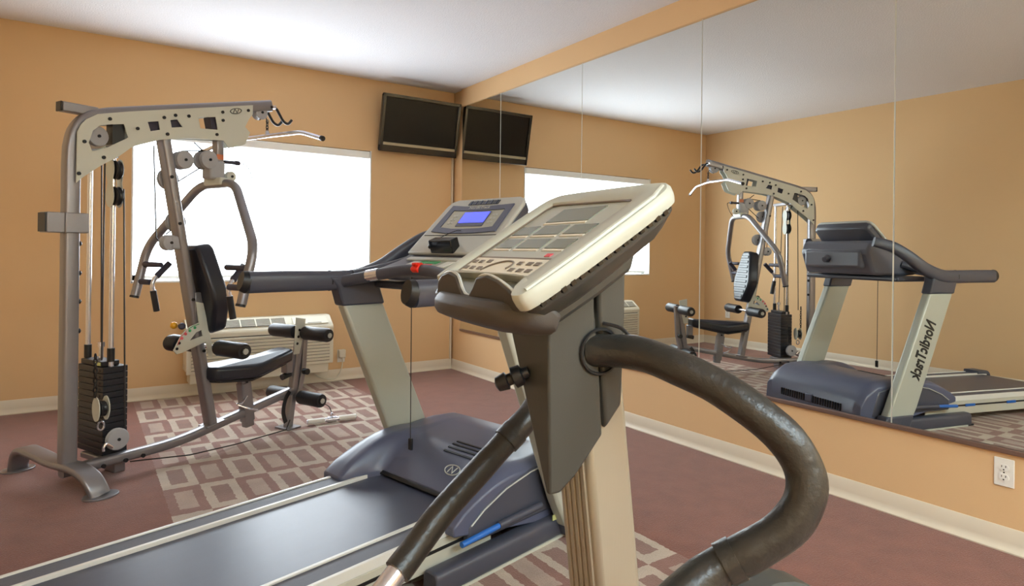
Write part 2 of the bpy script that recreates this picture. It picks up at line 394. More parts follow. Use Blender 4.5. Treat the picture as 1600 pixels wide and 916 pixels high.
# television
tvt = R(11)
tv = thing('television', 'flat black television tilted down high in the corner by the mirrors', 'television', (2.703, YB, 2.38))
TR_ = Matrix.Rotation(tvt, 3, 'X')
def tvp(x, y, z): return Vector((0, -0.125, 0)) + TR_ @ Vector((x, y, z))
obj('housing', MB().box(tvp(0, 0.018, 0), (0.80, 0.05, 0.52), TR_), M_gloss, tv, 0.008)
fr = MB(); TW, TH = 0.815, 0.53
for c, s in (((0, -0.012, TH / 2 - 0.015), (TW, 0.03, 0.03)), ((-TW / 2 + 0.015, -0.012, 0), (0.03, 0.03, TH)), ((TW / 2 - 0.015, -0.012, 0), (0.03, 0.03, TH)), ((0, -0.012, -TH / 2 + 0.03), (TW, 0.03, 0.06))):
    fr.box(tvp(*c), s, TR_)
obj('bezel', fr, M_gloss, tv, 0.004)
obj('screen', MB().box(tvp(0, -0.012, 0.018), (TW - 0.05, 0.004, TH - 0.08), TR_), M_tvscr, tv)
obj('speaker_strip', MB().box(tvp(0, -0.03, -TH / 2 + 0.073), (TW - 0.06, 0.012, 0.026), TR_), M_tvbar, tv, 0.003)
obj('wall_bracket', MB().box((0, -0.05, 0.0), (0.3, 0.1, 0.22)).box((0, -0.006, 0), (0.4, 0.012, 0.3)), M_dark, tv)

# ------------------------------------------------------------------ home gym (local u forward, v left, z up)
GTH = R(25.5)
gym = thing('home_gym', 'grey steel home gym with cream side plates in front of the window', 'exercise machine', (-0.05, 3.79, 0), GTH)
G = lambda n, mb, m, bev=0.0, p=None: obj(n, mb, m, p or gym, bev)
UPV = (0, 1, 0)
# rear post and boom in one bent tube
pb = [(0.007, 0, 0.118), (0.007, 0, 1.60)] + smooth([(0.010, 0, 1.68), (0.028, 0, 1.76), (0.075, 0, 1.825), (0.15, 0, 1.862), (0.26, 0, 1.892)], 4) + [(0.70, 0, 2.0), (1.165, 0, 2.113)]
G('post_and_boom', MB().tube(pb, rrect(0.062, 0.072, 0.016), up=UPV), M_steel)
outer = [(0.012, 1.752), (0.027, 1.79), (0.053, 1.822), (0.106, 1.857), (0.26, 1.899), (0.421, 1.939), (0.586, 1.979), (1.006, 2.082), (1.005, 2.025), (0.979, 1.991), (0.952, 1.938), (0.988, 1.908), (0.953, 1.832), (0.918, 1.815), (0.84, 1.792), (0.805, 1.832), (0.676, 1.82), (0.545, 1.805), (0.423, 1.777), (0.277, 1.719), (0.209, 1.66), (0.12, 1.60), (0.04, 1.535), (0.01, 1.505)]
slot = [(0.064, 1.707), (0.083, 1.771), (0.117, 1.802), (0.168, 1.816), (0.232, 1.829), (0.254, 1.762), (0.156, 1.699), (0.081, 1.667)]
sq = [(0.354, 1.862), (0.413, 1.876), (0.421, 1.831), (0.37, 1.815)]
q2 = [(0.478, 1.894), (0.519, 1.905), (0.549, 1.868), (0.487, 1.854)]
q3 = [(0.643, 1.938), (0.752, 1.962), (0.767, 1.889), (0.657, 1.879)]
bolts = [(0.043, 1.71), (0.161, 1.842), (0.3, 1.817), (0.134, 1.644), (0.442, 1.901), (0.462, 1.814), (0.506, 1.925), (0.584, 1.935), (0.796, 1.998), (0.799, 1.95), (0.76, 1.86), (0.971, 2.042), (0.02, 1.551)]
fp = lambda a, b, t: (a, t, b)
bolt0 = None
for s in (-1, 1):
    pl = G('side_plate', MB().holed(outer, [slot, sq, q2, q3], fp, s * 0.042, s * 0.047), M_plate)
    for a, b in bolts:
        if bolt0 is None:
            bolt0 = obj('bolt', MB().cyl((0, -0.004, 0), (0, 0.004, 0), 0.009, n=10), M_bolt, pl)
            bolt0.location = (a, s * 0.05, b)
        else:
            bb = share('bolt', bolt0, pl); bb.location = (a, s * 0.05, b)
    em = MB().tube([(0.885 + 0.038 * math.cos(t) , s * 0.049, 2.022 + 0.016 * math.sin(t) + 0.25 * 0.038 * math.cos(t)) for t in [2 * math.pi * i / 20 for i in range(20)]], rrect(0.006, 0.003, 0.001, 1), up=(0, 1, 0), closed=True)
    em.tube([(0.868, s * 0.049, 2.008), (0.878, s * 0.049, 2.032), (0.893, s * 0.049, 2.012), (0.904, s * 0.049, 2.036)], rrect(0.005, 0.003, 0.001, 1), up=(0, 1, 0))
    obj('emblem', em, M_bolt, pl)
G('boom_core', MB().tube([(0.31, 0, 1.815), (0.585, 0, 1.885)], rrect(0.06, 0.075, 0.01), up=UPV), M_grip)
G('boom_core', MB().tube([(0.735, 0, 1.915), (0.80, 0, 1.93)], rrect(0.06, 0.09, 0.01), up=UPV), M_grip)
def pulley(name, c, axis, r, wd=0.026, p=None, m=None):
    c = Vector(c); ax = Vector(axis).normalized()
    mb = MB().lathe([(r * 0.25, -wd / 2 - 0.003), (r * 0.94, -wd / 2), (r, -wd / 2 + 0.004), (r * 0.86, -0.002), (r * 0.86, 0.002), (r, wd / 2 - 0.004), (r * 0.94, wd / 2), (r * 0.25, wd / 2 + 0.003)], c, ax)
    o = G(name, mb, m or M_pulley, 0, p)
    obj('axle_bolt', MB().cyl(c - ax * (wd / 2 + 0.009), c + ax * (wd / 2 + 0.009), 0.008, n=10), M_bolt, o)
    return o
VA = (0, 1, 0)
pulley('pulley', (0.125, 0, 1.752), VA, 0.05, 0.034)
obj('pulley_fork', MB().box((0.215, 0.0, 1.78), (0.06, 0.06, 0.12)), M_dark, gym)
pulley('pulley', (0.578, -0.02, 1.69), VA, 0.052)
pulley('pulley', (0.585, 0.03, 1.69), VA, 0.052)
pulley('pulley', (0.722, -0.03, 1.708), VA, 0.054)
pulley('pulley', (0.722, 0.03, 1.708), VA, 0.054)
pulley('pulley', (0.53, 0.055, 1.58), VA, 0.06)
pulley('pulley', (0.578, 0.055, 1.34), VA, 0.058)
o = pulley('pulley', (0.505, 0.0, 1.222), VA, 0.044, 0.05)
pulley('pulley', (0.232, -0.02, 0.203), VA, 0.056)
pulley('pulley', (1.09, 0, 2.055), VA, 0.045, 0.05)
G('pulley_bracket', MB().box((0.545, 0.0, 1.222), (0.08, 0.06, 0.075)), M_pulley, 0.01)
# inclined mast
mt, mb_ = V(0.466, 0, 1.80), V(0.775, 0, 0.155)
G('mast', MB().tube([mt, mb_], rrect(0.076, 0.052, 0.014), up=UPV), M_steel)
G('mast_foot_plate', MB().box((0.785, 0, 0.158), (0.12, 0.09, 0.01), Matrix.Rotation(R(-10), 3, 'Y')), M_steel, 0.003)
for k, (uu, zz) in enumerate(((0.495, 1.585), (0.545, 1.33), (0.63, 0.90), (0.70, 0.60))):
    G('mast_bolt', MB().cyl((uu, -0.038, zz), (uu, -0.046, zz), 0.009, n=10), M_bolt)
# base rail, stabiliser, front post
G('base_rail', MB().tube(fillet([(-0.02, 0, 0.098), (0.56, 0, 0.098), (1.37, 0, 0.245)], 0.14), rrect(0.058, 0.05, 0.014), up=UPV), M_steel)
for a in (0.16, 0.27, 0.36):
    G('base_bolt', MB().cyl((a, -0.03, 0.085), (a, -0.038, 0.085), 0.011, n=10), M_bolt)
G('rear_stabilizer', MB().tube(smooth([(0.055, -0.205, 0.006), (0.045, -0.19, 0.05), (0.03, -0.15, 0.098), (0.012, -0.07, 0.126), (0.004, 0.1, 0.124), (0.0, 0.3, 0.136), (0.004, 0.42, 0.134), (0.012, 0.50, 0.09), (0.018, 0.54, 0.006)], 5), rrect(0.095, 0.034, 0.014), up=(1, 0, 0)), M_steel)
for a, b, s in ((0.06, -0.205, 1), (0.02, 0.545, 1)):
    G('floor_flange', MB().tube([(a, b, 0.0), (a, b, 0.008)], [(x * 0.062, y * 0.08) for x, y in circ(1, 24)], up=(0, 1, 0)), M_steel, 0.002)
G('stack_foot', MB().box((0.29, 0.11, 0.04), (0.06, 0.1, 0.08)).box((0.25, 0.12, 0.095), (0.15, 0.22, 0.03)), M_steel, 0.006)
fu = [(1.345, 0, 0.01), (1.44, 0, 0.66)]
G('front_upright', MB().tube(fu, rrect(0.05, 0.05, 0.012), up=UPV), M_steel)
G('floor_flange', MB().box((1.345, 0, 0.006), (0.11, 0.13, 0.012)), M_steel, 0.003)
lp = lambda a, b, t: (a, t, b)
G('upright_plate', MB().prism([(1.375, 0.735), (1.455, 0.72), (1.45, 0.66), (1.405, 0.49), (1.36, 0.49)], lp, -0.034, -0.028), M_plate)
for k in range(3):
    G('adjust_hole', MB().cyl((1.385 + 0.008 * k, -0.035, 0.56 + 0.045 * k), (1.385 + 0.008 * k, -0.037, 0.56 + 0.045 * k), 0.009, n=10), M_bolt)
G('leg_lever', MB().tube([(1.475, 0, 0.66), (1.455, 0, 0.36), (1.41, 0, 0.18)], rrect(0.05, 0.04, 0.01), up=UPV), M_steel)
G('lever_stop', MB().box((1.33, 0.0, 0.42), (0.05, 0.06, 0.10)), M_steel, 0.006)
G('lever_bumper', MB().cyl((1.355, 0.0, 0.36), (1.29, 0.0, 0.345), 0.02), M_dark)
G('pivot_knob', MB().cyl((1.45, -0.03, 0.365), (1.45, -0.065, 0.365), 0.021), M_dark)
G('cable_guard', MB().tube(smooth([(1.33, -0.03, 0.25), (1.295, -0.03, 0.2), (1.28, -0.03, 0.12), (1.30, -0.03, 0.05)]), rrect(0.006, 0.03, 0.002, 1), up=UPV), M_dark)
# foam rollers
def roller(u, z, v0, v1, r=0.046):
    d = 1 if v1 > v0 else -1
    pr = [(0.02, 0), (r * 0.92, 0), (r, 0.012), (r * 0.97, abs(v1 - v0) * 0.5), (r, abs(v1 - v0) - 0.014), (r * 0.9, abs(v1 - v0)), (r * 0.55, abs(v1 - v0) + 0.001)]
    o = G('foam_roller', MB().lathe(pr, (u, v0, z), (0, d, 0)), M_rubber)
    ca = obj('end_cap', MB().lathe([(r * 0.6, 0), (r * 0.55, 0.006), (r * 0.2, 0.007)], (u, v1, z), (0, d, 0), 20), M_dark, o)
    obj('hub_nut', MB().lathe([(0.019, 0), (0.017, 0.011), (0.010, 0.011)], (u, v1, z), (0, d, 0), 8), M_silver, ca)
for u, z, a, b in ((0.745, 0.618, 0.11, 0.345), (1.437, 0.628, 0.045, 0.275), (1.405, 0.2, 0.05, 0.25)):
    for s in (-1, 1): roller(u, z, s * a, s * b)
    G('roller_spindle', MB().cyl((u, -b + 0.01, z), (u, b - 0.01, z), 0.012), M_chrome)
# back rest
md = (mb_ - mt).normalized(); mn = V(-md.z, 0, md.x)
if mn.x < 0: mn = -mn
def hexpad(prof, org, ax, nn, t0, t1, name, par):
    ff = lambda a, b, t: org + ax * b + V(0, 1, 0) * a + nn * t
    return obj(name, MB().prism(prof, ff, t0, t1), M_vinyl, par, 0.022, 4)
bo = mt + md * ((mt.z - 1.185) / -md.z) + mn * 0.045
hp = [(-0.06, -0.012), (0.06, -0.012), (0.085, 0.02), (0.155, 0.27), (0.152, 0.34), (0.085, 0.49), (0.06, 0.505), (-0.06, 0.505), (-0.085, 0.49), (-0.152, 0.34), (-0.155, 0.27), (-0.085, 0.02)]
bp_ = hexpad(hp, bo, md, mn, 0.0, 0.105, 'backrest_pad', gym)
for k in range(9):
    bq = 0.05 + 0.05 * k; hw = 0.075 + 0.05 * min(1, bq / 0.3) - max(0, bq - 0.36) * 0.45
    obj('rib', MB().box(bo + md * bq + mn * 0.106, (0.008, 2 * hw - 0.03, 0.028), Matrix.Rotation(math.atan2(md.x, -md.z) * -1, 3, 'Y')), M_vinyl, bp_, 0.004, 2)
G('pad_hinge', MB().box((0.665, -0.03, 0.86), (0.05, 0.03, 0.16)), M_steel, 0.004)
# adjuster plate beside the mast
sec = [(0.637, 0.888), (0.681, 0.878), (0.748, 0.60), (0.74, 0.555), (0.72, 0.56), (0.70, 0.655), (0.56, 0.61), (0.525, 0.605), (0.505, 0.628), (0.555, 0.715), (0.60, 0.75), (0.655, 0.768)]
hole = [(0.60, 0.672), (0.68, 0.69), (0.672, 0.725), (0.64, 0.715)]
ad = G('adjuster_plate', MB().holed(sec, [hole], fp, -0.052, -0.058), M_plate)
for k, (a, b, m) in enumerate(((0.525, 0.635, M_bolt), (0.538, 0.665, M_bolt), (0.553, 0.69, M_pink), (0.575, 0.712, M_pink), (0.60, 0.728, M_green), (0.63, 0.742, M_green))):
    obj('index_hole', MB().cyl((a, -0.058, b), (a, -0.061, b), 0.008, n=10), m, ad)
obj('range_mark', MB().tube([(0.527, -0.060, 0.655), (0.548, -0.060, 0.70), (0.578, -0.060, 0.728)], rrect(0.004, 0.003, 0.001, 1), up=UPV), M_pink, ad)
obj('range_mark', MB().tube([(0.59, -0.060, 0.738), (0.62, -0.060, 0.752), (0.655, -0.060, 0.76)], rrect(0.004, 0.003, 0.001, 1), up=UPV), M_green, ad)
G('counter_roller', MB().lathe([(0.02, 0), (0.04, 0.0), (0.045, 0.01), (0.045, 0.09), (0.03, 0.1)], (0.56, -0.03, 0.655), (0, 1, 0)), M_rubber)
G('adjust_knob', MB().lathe([(0.006, 0), (0.017, 0.008), (0.02, 0.018), (0.014, 0.03), (0.004, 0.034)], (0.60, 0.02, 0.745), (-0.5, -1, 0.3)), M_grip)
G('pull_knob', MB().lathe([(0.006, 0), (0.018, 0.008), (0.021, 0.02), (0.014, 0.034), (0.004, 0.038)], (0.60, 0.06, 0.745), (-0.6, 0.6, 0.2)), M_yellow)
# seat
so = [(0.72, -0.07), (0.75, -0.11), (0.98, -0.135), (1.06, -0.12), (1.30, -0.085), (1.325, -0.065), (1.325, 0.065), (1.30, 0.085), (1.06, 0.12), (0.98, 0.135), (0.75, 0.11), (0.72, 0.07)]
def zs(a): return 0.505 - 0.09 * (a - 0.72) if a < 1.0 else 0.48 + 0.19 * (a - 1.0)
G('seat_pad', MB().rings([[V(a, b, zs(a) - 0.082) for a, b in so], [V(a, b, zs(a)) for a, b in so]]), M_vinyl, 0.022)
bpy.data.objects['seat_pad'].modifiers[0].segments = 4
G('seat_board', MB().rings([[V(0.72 + (a - 0.72) * 0.9 + 0.02, b * 0.85, zs(a) - 0.094) for a, b in so], [V(0.72 + (a - 0.72) * 0.9 + 0.02, b * 0.85, zs(a) - 0.082) for a, b in so]]), M_dark)
G('seat_post', MB().tube([(0.99, 0, 0.42), (1.035, 0, 0.085)], rrect(0.05, 0.06, 0.008), up=UPV), M_steel)
G('seat_post_sleeve', MB().tube([(0.998, 0, 0.36), (1.03, 0, 0.12)], rrect(0.062, 0.072, 0.01), up=UPV), M_steel)
G('post_hole', MB().cyl((1.0, -0.028, 0.37), (1.0, -0.032, 0.37), 0.009, n=10), M_bolt)
G('crank_handle', MB().tube(fillet([(1.0, -0.03, 0.28), (0.94, -0.06, 0.245), (0.90, -0.06, 0.255), (0.96, -0.11, 0.22), (1.02, -0.11, 0.20)], 0.03), circ(0.007, 8)), M_chrome)
# weight stack
SC, SV = 0.252, 0.165
pw = None
for k in range(14):
    z = 0.115 + 0.0325 * k
    if pw is None:
        pw = G('weight_plate', MB().box((0, 0, 0.0155), (0.125, 0.25, 0.031)), M_iron, 0.003); pw.location = (SC, SV, z)
    else:
        q = share('weight_plate', pw, gym); q.location = (SC, SV, z)
G('top_plate', MB().box((SC - 0.01, SV + 0.01, 0.583), (0.09, 0.21, 0.026)), M_iron, 0.004)
G('top_plate_label', MB().box((SC - 0.056, SV - 0.06, 0.583), (0.002, 0.05, 0.018)), M_sticker)
G('selector_stem', MB().cyl((SC, SV + 0.02, 0.59), (SC, SV + 0.02, 0.66), 0.011).cyl((SC, SV + 0.02, 0.66), (SC, SV + 0.02, 0.685), 0.017, n=8), M_chrome)
hh = MB()
for k in range(9): hh.cyl((SC - 0.0625, SV - 0.09, 0.55 - 0.0325 * k), (SC - 0.065, SV - 0.09, 0.55 - 0.0325 * k), 0.007, n=8)
G('selector_holes', hh, M_bolt)
for v in (SV + 0.125, SV - 0.105):
    G('guide_rod', MB().cyl((SC - 0.015, v, 0.11), (SC - 0.015, v, 1.72), 0.0125), M_chrome)
    G('rod_sleeve', MB().cyl((SC - 0.015, v, 0.595), (SC - 0.015, v, 0.665), 0.018), M_dark)
G('rear_stub', MB().box((0.045, 0.012, 1.873), (0.165, 0.05, 0.048)), M_steel, 0.006)
G('stub_cap', MB().box((-0.042, 0.012, 1.873), (0.01, 0.05, 0.048)), M_dark, 0.003)
G('rod_top_bracket', MB().box((0.22, 0.15, 1.725), (0.06, 0.34, 0.03)), M_steel, 0.004)
G('post_bracket', MB().box((-0.055, 0.0, 1.31), (0.11, 0.075, 0.098)).box((0.018, 0.0, 1.31), (0.105, 0.092, 0.098)), M_steel, 0.004)
G('bracket_cap', MB().box((-0.113, 0.0, 1.31), (0.008, 0.07, 0.09)), M_dark)
for k, z in enumerate((1.21, 1.065, 0.925, 0.78)):
    G('stop_stud', MB().lathe([(0.013, 0), (0.012, 0.008), (0.004, 0.013)], (0.042, -0.012, z), (1, -0.2, 0), 12), M_bolt)
# floating double pulley and hanging pulley
dp = []
for i in range(32):
    t = i / 31 * 2 - 1
fig = [(0.047 * math.cos(a), 0.062 + 0.052 * math.sin(a)) for a in [R(-35 + 250 * i / 14) for i in range(15)]] + [(-0.026, 0.0)] + [(-x, -y) for x, y in [(0.047 * math.cos(a), 0.062 + 0.052 * math.sin(a)) for a in [R(-35 + 250 * i / 14) for i in range(15)]]] + [(0.026, 0.0)]
DU, DV, DZ = 0.246, 0.060, 1.53
dpl = None
for s in (-1, 1):
    G('floating_pulley_plate', MB().prism(fig, lambda a, b, t: (DU + t, DV + a * 0.85, DZ + b * 1.12), s * 0.026, s * 0.023), M_plate)
for z in (0.068, -0.068):
    pulley('floating_pulley', (DU + 0.0, DV - 0.012, DZ + z), (1, 0.0, 0), 0.05, 0.03, None, M_dark)
G('shackle', MB().tube([(DU, DV - 0.02, DZ + 0.13), (DU, DV - 0.02, DZ + 0.15), (DU, DV, DZ + 0.162), (DU, DV + 0.02, DZ + 0.15), (DU, DV + 0.02, DZ + 0.13)], circ(0.006, 8)), M_chrome)
HU, HV, HZ = 0.155, -0.012, 0.375
for s in (-1, 1):
    G('hanging_pulley_plate', MB().prism([(x * 0.036, y * 0.062) for x, y in circ(1, 24)], lambda a, b, t: (HU + t, HV + a, HZ + b), s * 0.026, s * 0.022), M_plate)
pulley('hanging_pulley', (HU, HV, HZ), (1, 0, 0), 0.04, 0.03, None, M_dark)
ch = MB()
for k in range(9):
    z = HZ + 0.075 + k * 0.024
    ch.tube([(HU - 0.03 + (0.008 * math.cos(a) if k % 2 else 0), HV + (0 if k % 2 else 0.008 * math.cos(a)), z + 0.015 * math.sin(a)) for a in [2 * math.pi * i / 10 for i in range(10)]], circ(0.0034, 5), closed=True)
G('link_chain', ch, M_bolt)
G('snap_hook', MB().tube([(HU + 0.016 * math.cos(a), HV, HZ - 0.088 + 0.022 * math.sin(a)) for a in [2 * math.pi * i / 14 for i in range(14)]], circ(0.005, 6), closed=True), M_chrome)
G('cable_hook', MB().tube(smooth([(0.195, -0.05, 0.175), (0.165, -0.05, 0.20), (0.15, -0.05, 0.185), (0.15, -0.05, 0.165)]), circ(0.007, 8)), M_chrome)
# cables
def cable(pts): G('cable', MB().tube(pts, circ(0.004, 6)), M_cable)
cable([(SC, SV + 0.02, 0.68), (SC - 0.02, SV - 0.0, 1.70)])
cable([(DU, DV + 0.035, DZ + 0.05), (0.20, 0.02, 1.72)])
cable([(HU, HV, 0.62), (0.165, 0.0, 1.70)])
cable([(DU + 0.02, DV - 0.05, DZ - 0.03), (0.27, -0.02, 0.25)])
cable([(DU, DV + 0.03, DZ - 0.11), (0.245, 0.10, 0.24)])
cable([(0.45, 0.06, 1.76), (0.47, 0.06, 1.25), (0.50, 0.045, 1.20)])
cable([(0.578, 0, 1.742), (0.722, 0, 1.762)])
cable([(0.65, 0, 1.80), (0.71, 0, 1.755)])
cable([(0.54, 0.05, 1.54), (0.70, 0.02, 1.66)])
cable([(0.52, 0.05, 1.27), (0.56, 0.05, 1.30)])
cable([(0.30, -0.02, 0.068), (0.62, -0.04, 0.02), (0.9, -0.06, 0.012), (1.28, -0.06, 0.012), (1.33, -0.035, 0.06)])
cable([(1.09, 0, 2.01), (1.14, 0, 2.04), (1.149, 0, 2.0)])
# press arm
G('pivot_post', MB().tube([(0.80, 0, 1.93), (0.806, 0, 1.62)], rrect(0.05, 0.05, 0.01), up=UPV), M_steel)
G('warning_label', MB().box((0.80, -0.026, 1.735), (0.045, 0.002, 0.03)), M_orange)
G('pivot_block', MB().box((0.775, 0, 1.655), (0.10, 0.085, 0.11)), M_pulley, 0.012)
pulley('pivot_cam', (0.865, -0.03, 1.625), VA, 0.032, 0.03, None, M_plate)
arm = fillet([(0.60, 0.495, 0.90), (0.675, 0.50, 1.20), (0.80, 0.165, 1.575), (0.80, -0.165, 1.575), (0.675, -0.505, 1.205), (0.60, -0.505, 0.90)], 0.085, 7)
G('press_arm', MB().tube(arm, circ(0.026, 16)), M_steel)
G('arm_clamp', MB().box((0.80, 0, 1.588), (0.075, 0.16, 0.045)), M_plate, 0.008)
G('pop_pin', MB().cyl((0.83, -0.02, 1.71), (0.91, -0.03, 1.712), 0.011).cyl((0.90, -0.03, 1.712), (0.925, -0.03, 1.712), 0.014), M_grip)
G('pin_lanyard', MB().tube(smooth([(0.92, -0.03, 1.712), (0.965, -0.05, 1.70), (0.965, -0.10, 1.62), (0.93, -0.12, 1.56)]), circ(0.003, 6)), M_cable)
for s in (-1, 1):
    ao = V(0.60, s * 0.50, 0.90)
    G('arm_end_cap', MB().cyl(ao + V(-0.003, 0, -0.012), ao + V(0, 0, 0.0), 0.0265), M_dark)
    pu = V(0.648, s * 0.50, 1.09)
    G('upper_peg', MB().lathe([(0.018, 0), (0.02, 0.02), (0.016, 0.04), (0.016, 0.17), (0.01, 0.18)], pu + V(0, -s * 0.02, 0), (0, -s, 0), 14), M_grip)
    plo = V(0.622, s * 0.50, 0.985)
    hb = G('handle_bracket', MB().cyl(plo, plo + V(0, -s * 0.13, 0), 0.017, n=14), M_grip)
    j = plo + V(0.0, -s * 0.14, -0.005)
    obj('handle_tube', MB().tube(fillet([j + V(0.035, 0, 0.045), j, j + V(0.012, 0, -0.06)], 0.03), circ(0.013, 12)), M_chrome, hb)
    obj('press_grip', MB().cyl(j + V(0.03, 0, 0.04), j + V(0.105, -s * 0.01, 0.12), 0.018, n=16), M_grip, hb)
    obj('row_grip', MB().cyl(j + V(0.010, 0, -0.045), j + V(0.034, 0, -0.17), 0.018, n=16), M_rubber, hb)
# bar hooks at the tip
for v, k in ((-0.035, 1.0), (0.06, 0.8)):
    G('bar_hook', MB().tube(fillet([(1.15, v, 2.10), (1.19, v, 2.10), (1.245, v, 2.025), (1.285, v, 2.01), (1.315, v, 2.045)], 0.03), circ(0.009, 10)), M_dark)
G('hook_plate', MB().box((1.165, 0.01, 2.10), (0.02, 0.13, 0.02)), M_chrome, 0.003)
# lat bar hangs from the tip cable, so it is its own thing
lb = thing('lat_bar', 'bent chrome lat pulldown bar hanging from the tip of the home gym boom', 'exercise bar', (-0.05, 3.79, 0), GTH)
obj('bar', MB().tube(fillet([(1.082, -0.575, 1.845), (1.113, -0.355, 1.907), (1.15, 0, 1.918), (1.113, 0.355, 1.907), (1.082, 0.575, 1.845)], 0.05), circ(0.013, 14)), M_chrome, lb)
for s in (-1, 1):
    obj('bar_end_cap', MB().cyl((1.084, s * 0.563, 1.8485), (1.0815, s * 0.579, 1.844), 0.016, n=14), M_cable, lb)
obj('swivel', MB().cyl((1.15, 0, 1.915), (1.15, 0, 1.95), 0.018, 0.012), M_chrome, lb)
cm = MB()
for k in range(4):
    z = 1.955 + 0.018 * k
    cm.tube([(1.15 + (0.008 * math.cos(a) if k % 2 else 0), (0 if k % 2 else 0.008 * math.cos(a)), z + 0.013 * math.sin(a)) for a in [2 * math.pi * i / 10 for i in range(10)]], circ(0.003, 5), closed=True)
obj('link_chain', cm, M_bolt, lb)
cb = thing('curl_bar', 'short straight chrome bar lying on the carpet at the front foot of the home gym', 'exercise bar', (1.455, 4.35, 0), R(-2))
obj('bar', MB().cyl((-0.17, 0, 0.022), (0.172, 0, 0.022), 0.0145), M_chrome, cb)
for a, b in ((-0.165, -0.05), (0.05, 0.168)): obj('grip_sleeve', MB().cyl((a, 0, 0.022), (b, 0, 0.022), 0.018), M_white, cb)
obj('eyelet', MB().tube([(0, 0.0 + 0.018 * math.cos(a), 0.05 + 0.018 * math.sin(a)) for a in [2 * math.pi * i / 14 for i in range(14)]], circ(0.005, 6), closed=True).cyl((-0.03, 0, 0.022), (0.03, 0, 0.022), 0.02), M_chrome, cb)
obj('clip_cable', MB().tube(smooth([(0, 0.01, 0.066), (-0.02, 0.0, 0.11), (-0.06, -0.03, 0.14)]), circ(0.003, 6)), M_cable, cb)

# ------------------------------------------------------------------ treadmill (local u forward, v left)
tm = thing('treadmill', 'large treadmill with pale uprights, blue screen and black running belt', 'treadmill', (-0.013, 2.171, 0), 0.24)
K = lambda n, mb, m, bev=0.0, p=None: obj(n, mb, m, p or tm, bev)
def dz(u): return 0.172 + 0.016 * u
U0, U1 = -0.32, 1.30
def strip(v0, v1, za, zb, a=U0, b=U1):     # box following the slope of the deck
    return MB().rings([[V(u, v0, dz(u) + za), V(u, v1, dz(u) + za), V(u, v1, dz(u) + zb), V(u, v0, dz(u) + zb)] for u in (a, b)])
K('deck_board', strip(-0.27, 0.27, -0.05, -0.014), M_dark)
K('running_belt', MB().tube(fillet([(U1 + 0.2, 0, dz(U1) - 0.008), (U0 + 0.04, 0, dz(U0) - 0.008), (U0 + 0.01, 0, dz(U0) - 0.035), (U0 + 0.04, 0, dz(U0) - 0.062), (U1 + 0.2, 0, dz(U1) - 0.062)], 0.02), [(-0.265, -0.002), (0.265, -0.002), (0.265, 0.002), (-0.265, 0.002)], up=(0, 1, 0)), M_belt)
for s in (-1, 1):
    a, b = (0.28, 0.375) if s > 0 else (-0.375, -0.28)
    fr_ = K('foot_rail', strip(a, b, -0.03, 0.0), M_strip, 0.002)
    obj('rail_edge', strip(s * 0.268, s * 0.283, -0.02, 0.006), M_edge, fr_, 0.002)
    obj('rail_edge', strip(s * 0.369, s * 0.383, -0.03, 0.005), M_edge, fr_, 0.002)
    sr = K('side_rail', strip(s * 0.372, s * 0.384, -0.125, -0.03), M_side, 0.003)
    obj('side_groove', strip(s * 0.3835, s * 0.386, -0.068, -0.056), M_bolt, sr)
    for q in (-0.05, 0.36, 0.80):
        obj('blue_bumper', strip(s * 0.384, s * 0.3895, -0.072, -0.052, q, q + 0.1), M_blue, sr, 0.002)
    K('rear_end_cap', MB().tube(fillet([(U0 - 0.03, s * 0.325, 0.06), (U0 - 0.03, s * 0.325, dz(U0) + 0.012), (U0 + 0.12, s * 0.325, dz(U0) + 0.014)], 0.05), [(x, y) for x, y in rrect(0.125, 0.03, 0.008)], up=(0, 1, 0)), M_tmgrey)
K('rear_roller_cover', MB().tube([(U0 - 0.03, -0.26, 0.10), (U0 - 0.03, 0.26, 0.10)], rrect(0.06, 0.05, 0.02)), M_tmgrey)
K('rear_wheel', MB().cyl((U0 + 0.05, -0.34, 0.03), (U0 + 0.05, -0.30, 0.03), 0.03).cyl((U0 + 0.05, 0.30, 0.03), (U0 + 0.05, 0.34, 0.03), 0.03), M_dark)
# motor hood: a loft across the machine, lower arms reaching back along both rails
def hood_sec(v):
    e = abs(v)
    arm = min(1, max(0, (e - 0.24) / 0.07)); arm = arm * arm * (3 - 2 * arm)
    u_r = 1.25 - 0.19 * arm
    edge = min(1, max(0, (e - 0.37) / 0.06)) ** 2
    top = 0.335 - 0.035 * edge
    P = [(u_r, 0.17), (u_r, 0.206 - 0.004 * arm)]
    for k in range(1, 10):
        t = k / 9
        P.append((u_r + (1.50 - u_r) * t, 0.206 + (top - 0.206) * math.sin(t * math.pi / 2) ** (1.0 if arm < 0.5 else 0.8)))
    P += [(1.66, top + 0.02 - 0.01 * edge), (1.80, top + 0.01), (1.90, top - 0.045), (1.95, top - 0.11), (1.96, 0.08), (1.55, 0.08)]
    return [V(u, v, z + (0.024 * arm * math.sin(math.pi * min(1, max(0, (u - u_r) / 0.5))) if 1 else 0)) for u, z in P]
vs_ = [-0.43, -0.42, -0.405, -0.385, -0.36, -0.335, -0.315, -0.30, -0.285, -0.27, -0.255, -0.24, -0.12, 0, 0.12, 0.24, 0.255, 0.27, 0.285, 0.30, 0.315, 0.335, 0.36, 0.385, 0.405, 0.42, 0.43]
hood = K('motor_hood', MB().rings([hood_sec(v) for v in vs_]), M_hood, 0.006)
K('hood_lip', MB().tube([(1.245, -0.25, 0.197), (1.245, 0.25, 0.197)], rrect(0.02, 0.012, 0.004)), M_bolt)
def hz(u): return 0.206 + 0.129 * math.sin(min(1, (u - 1.25) / 0.25) * math.pi / 2)
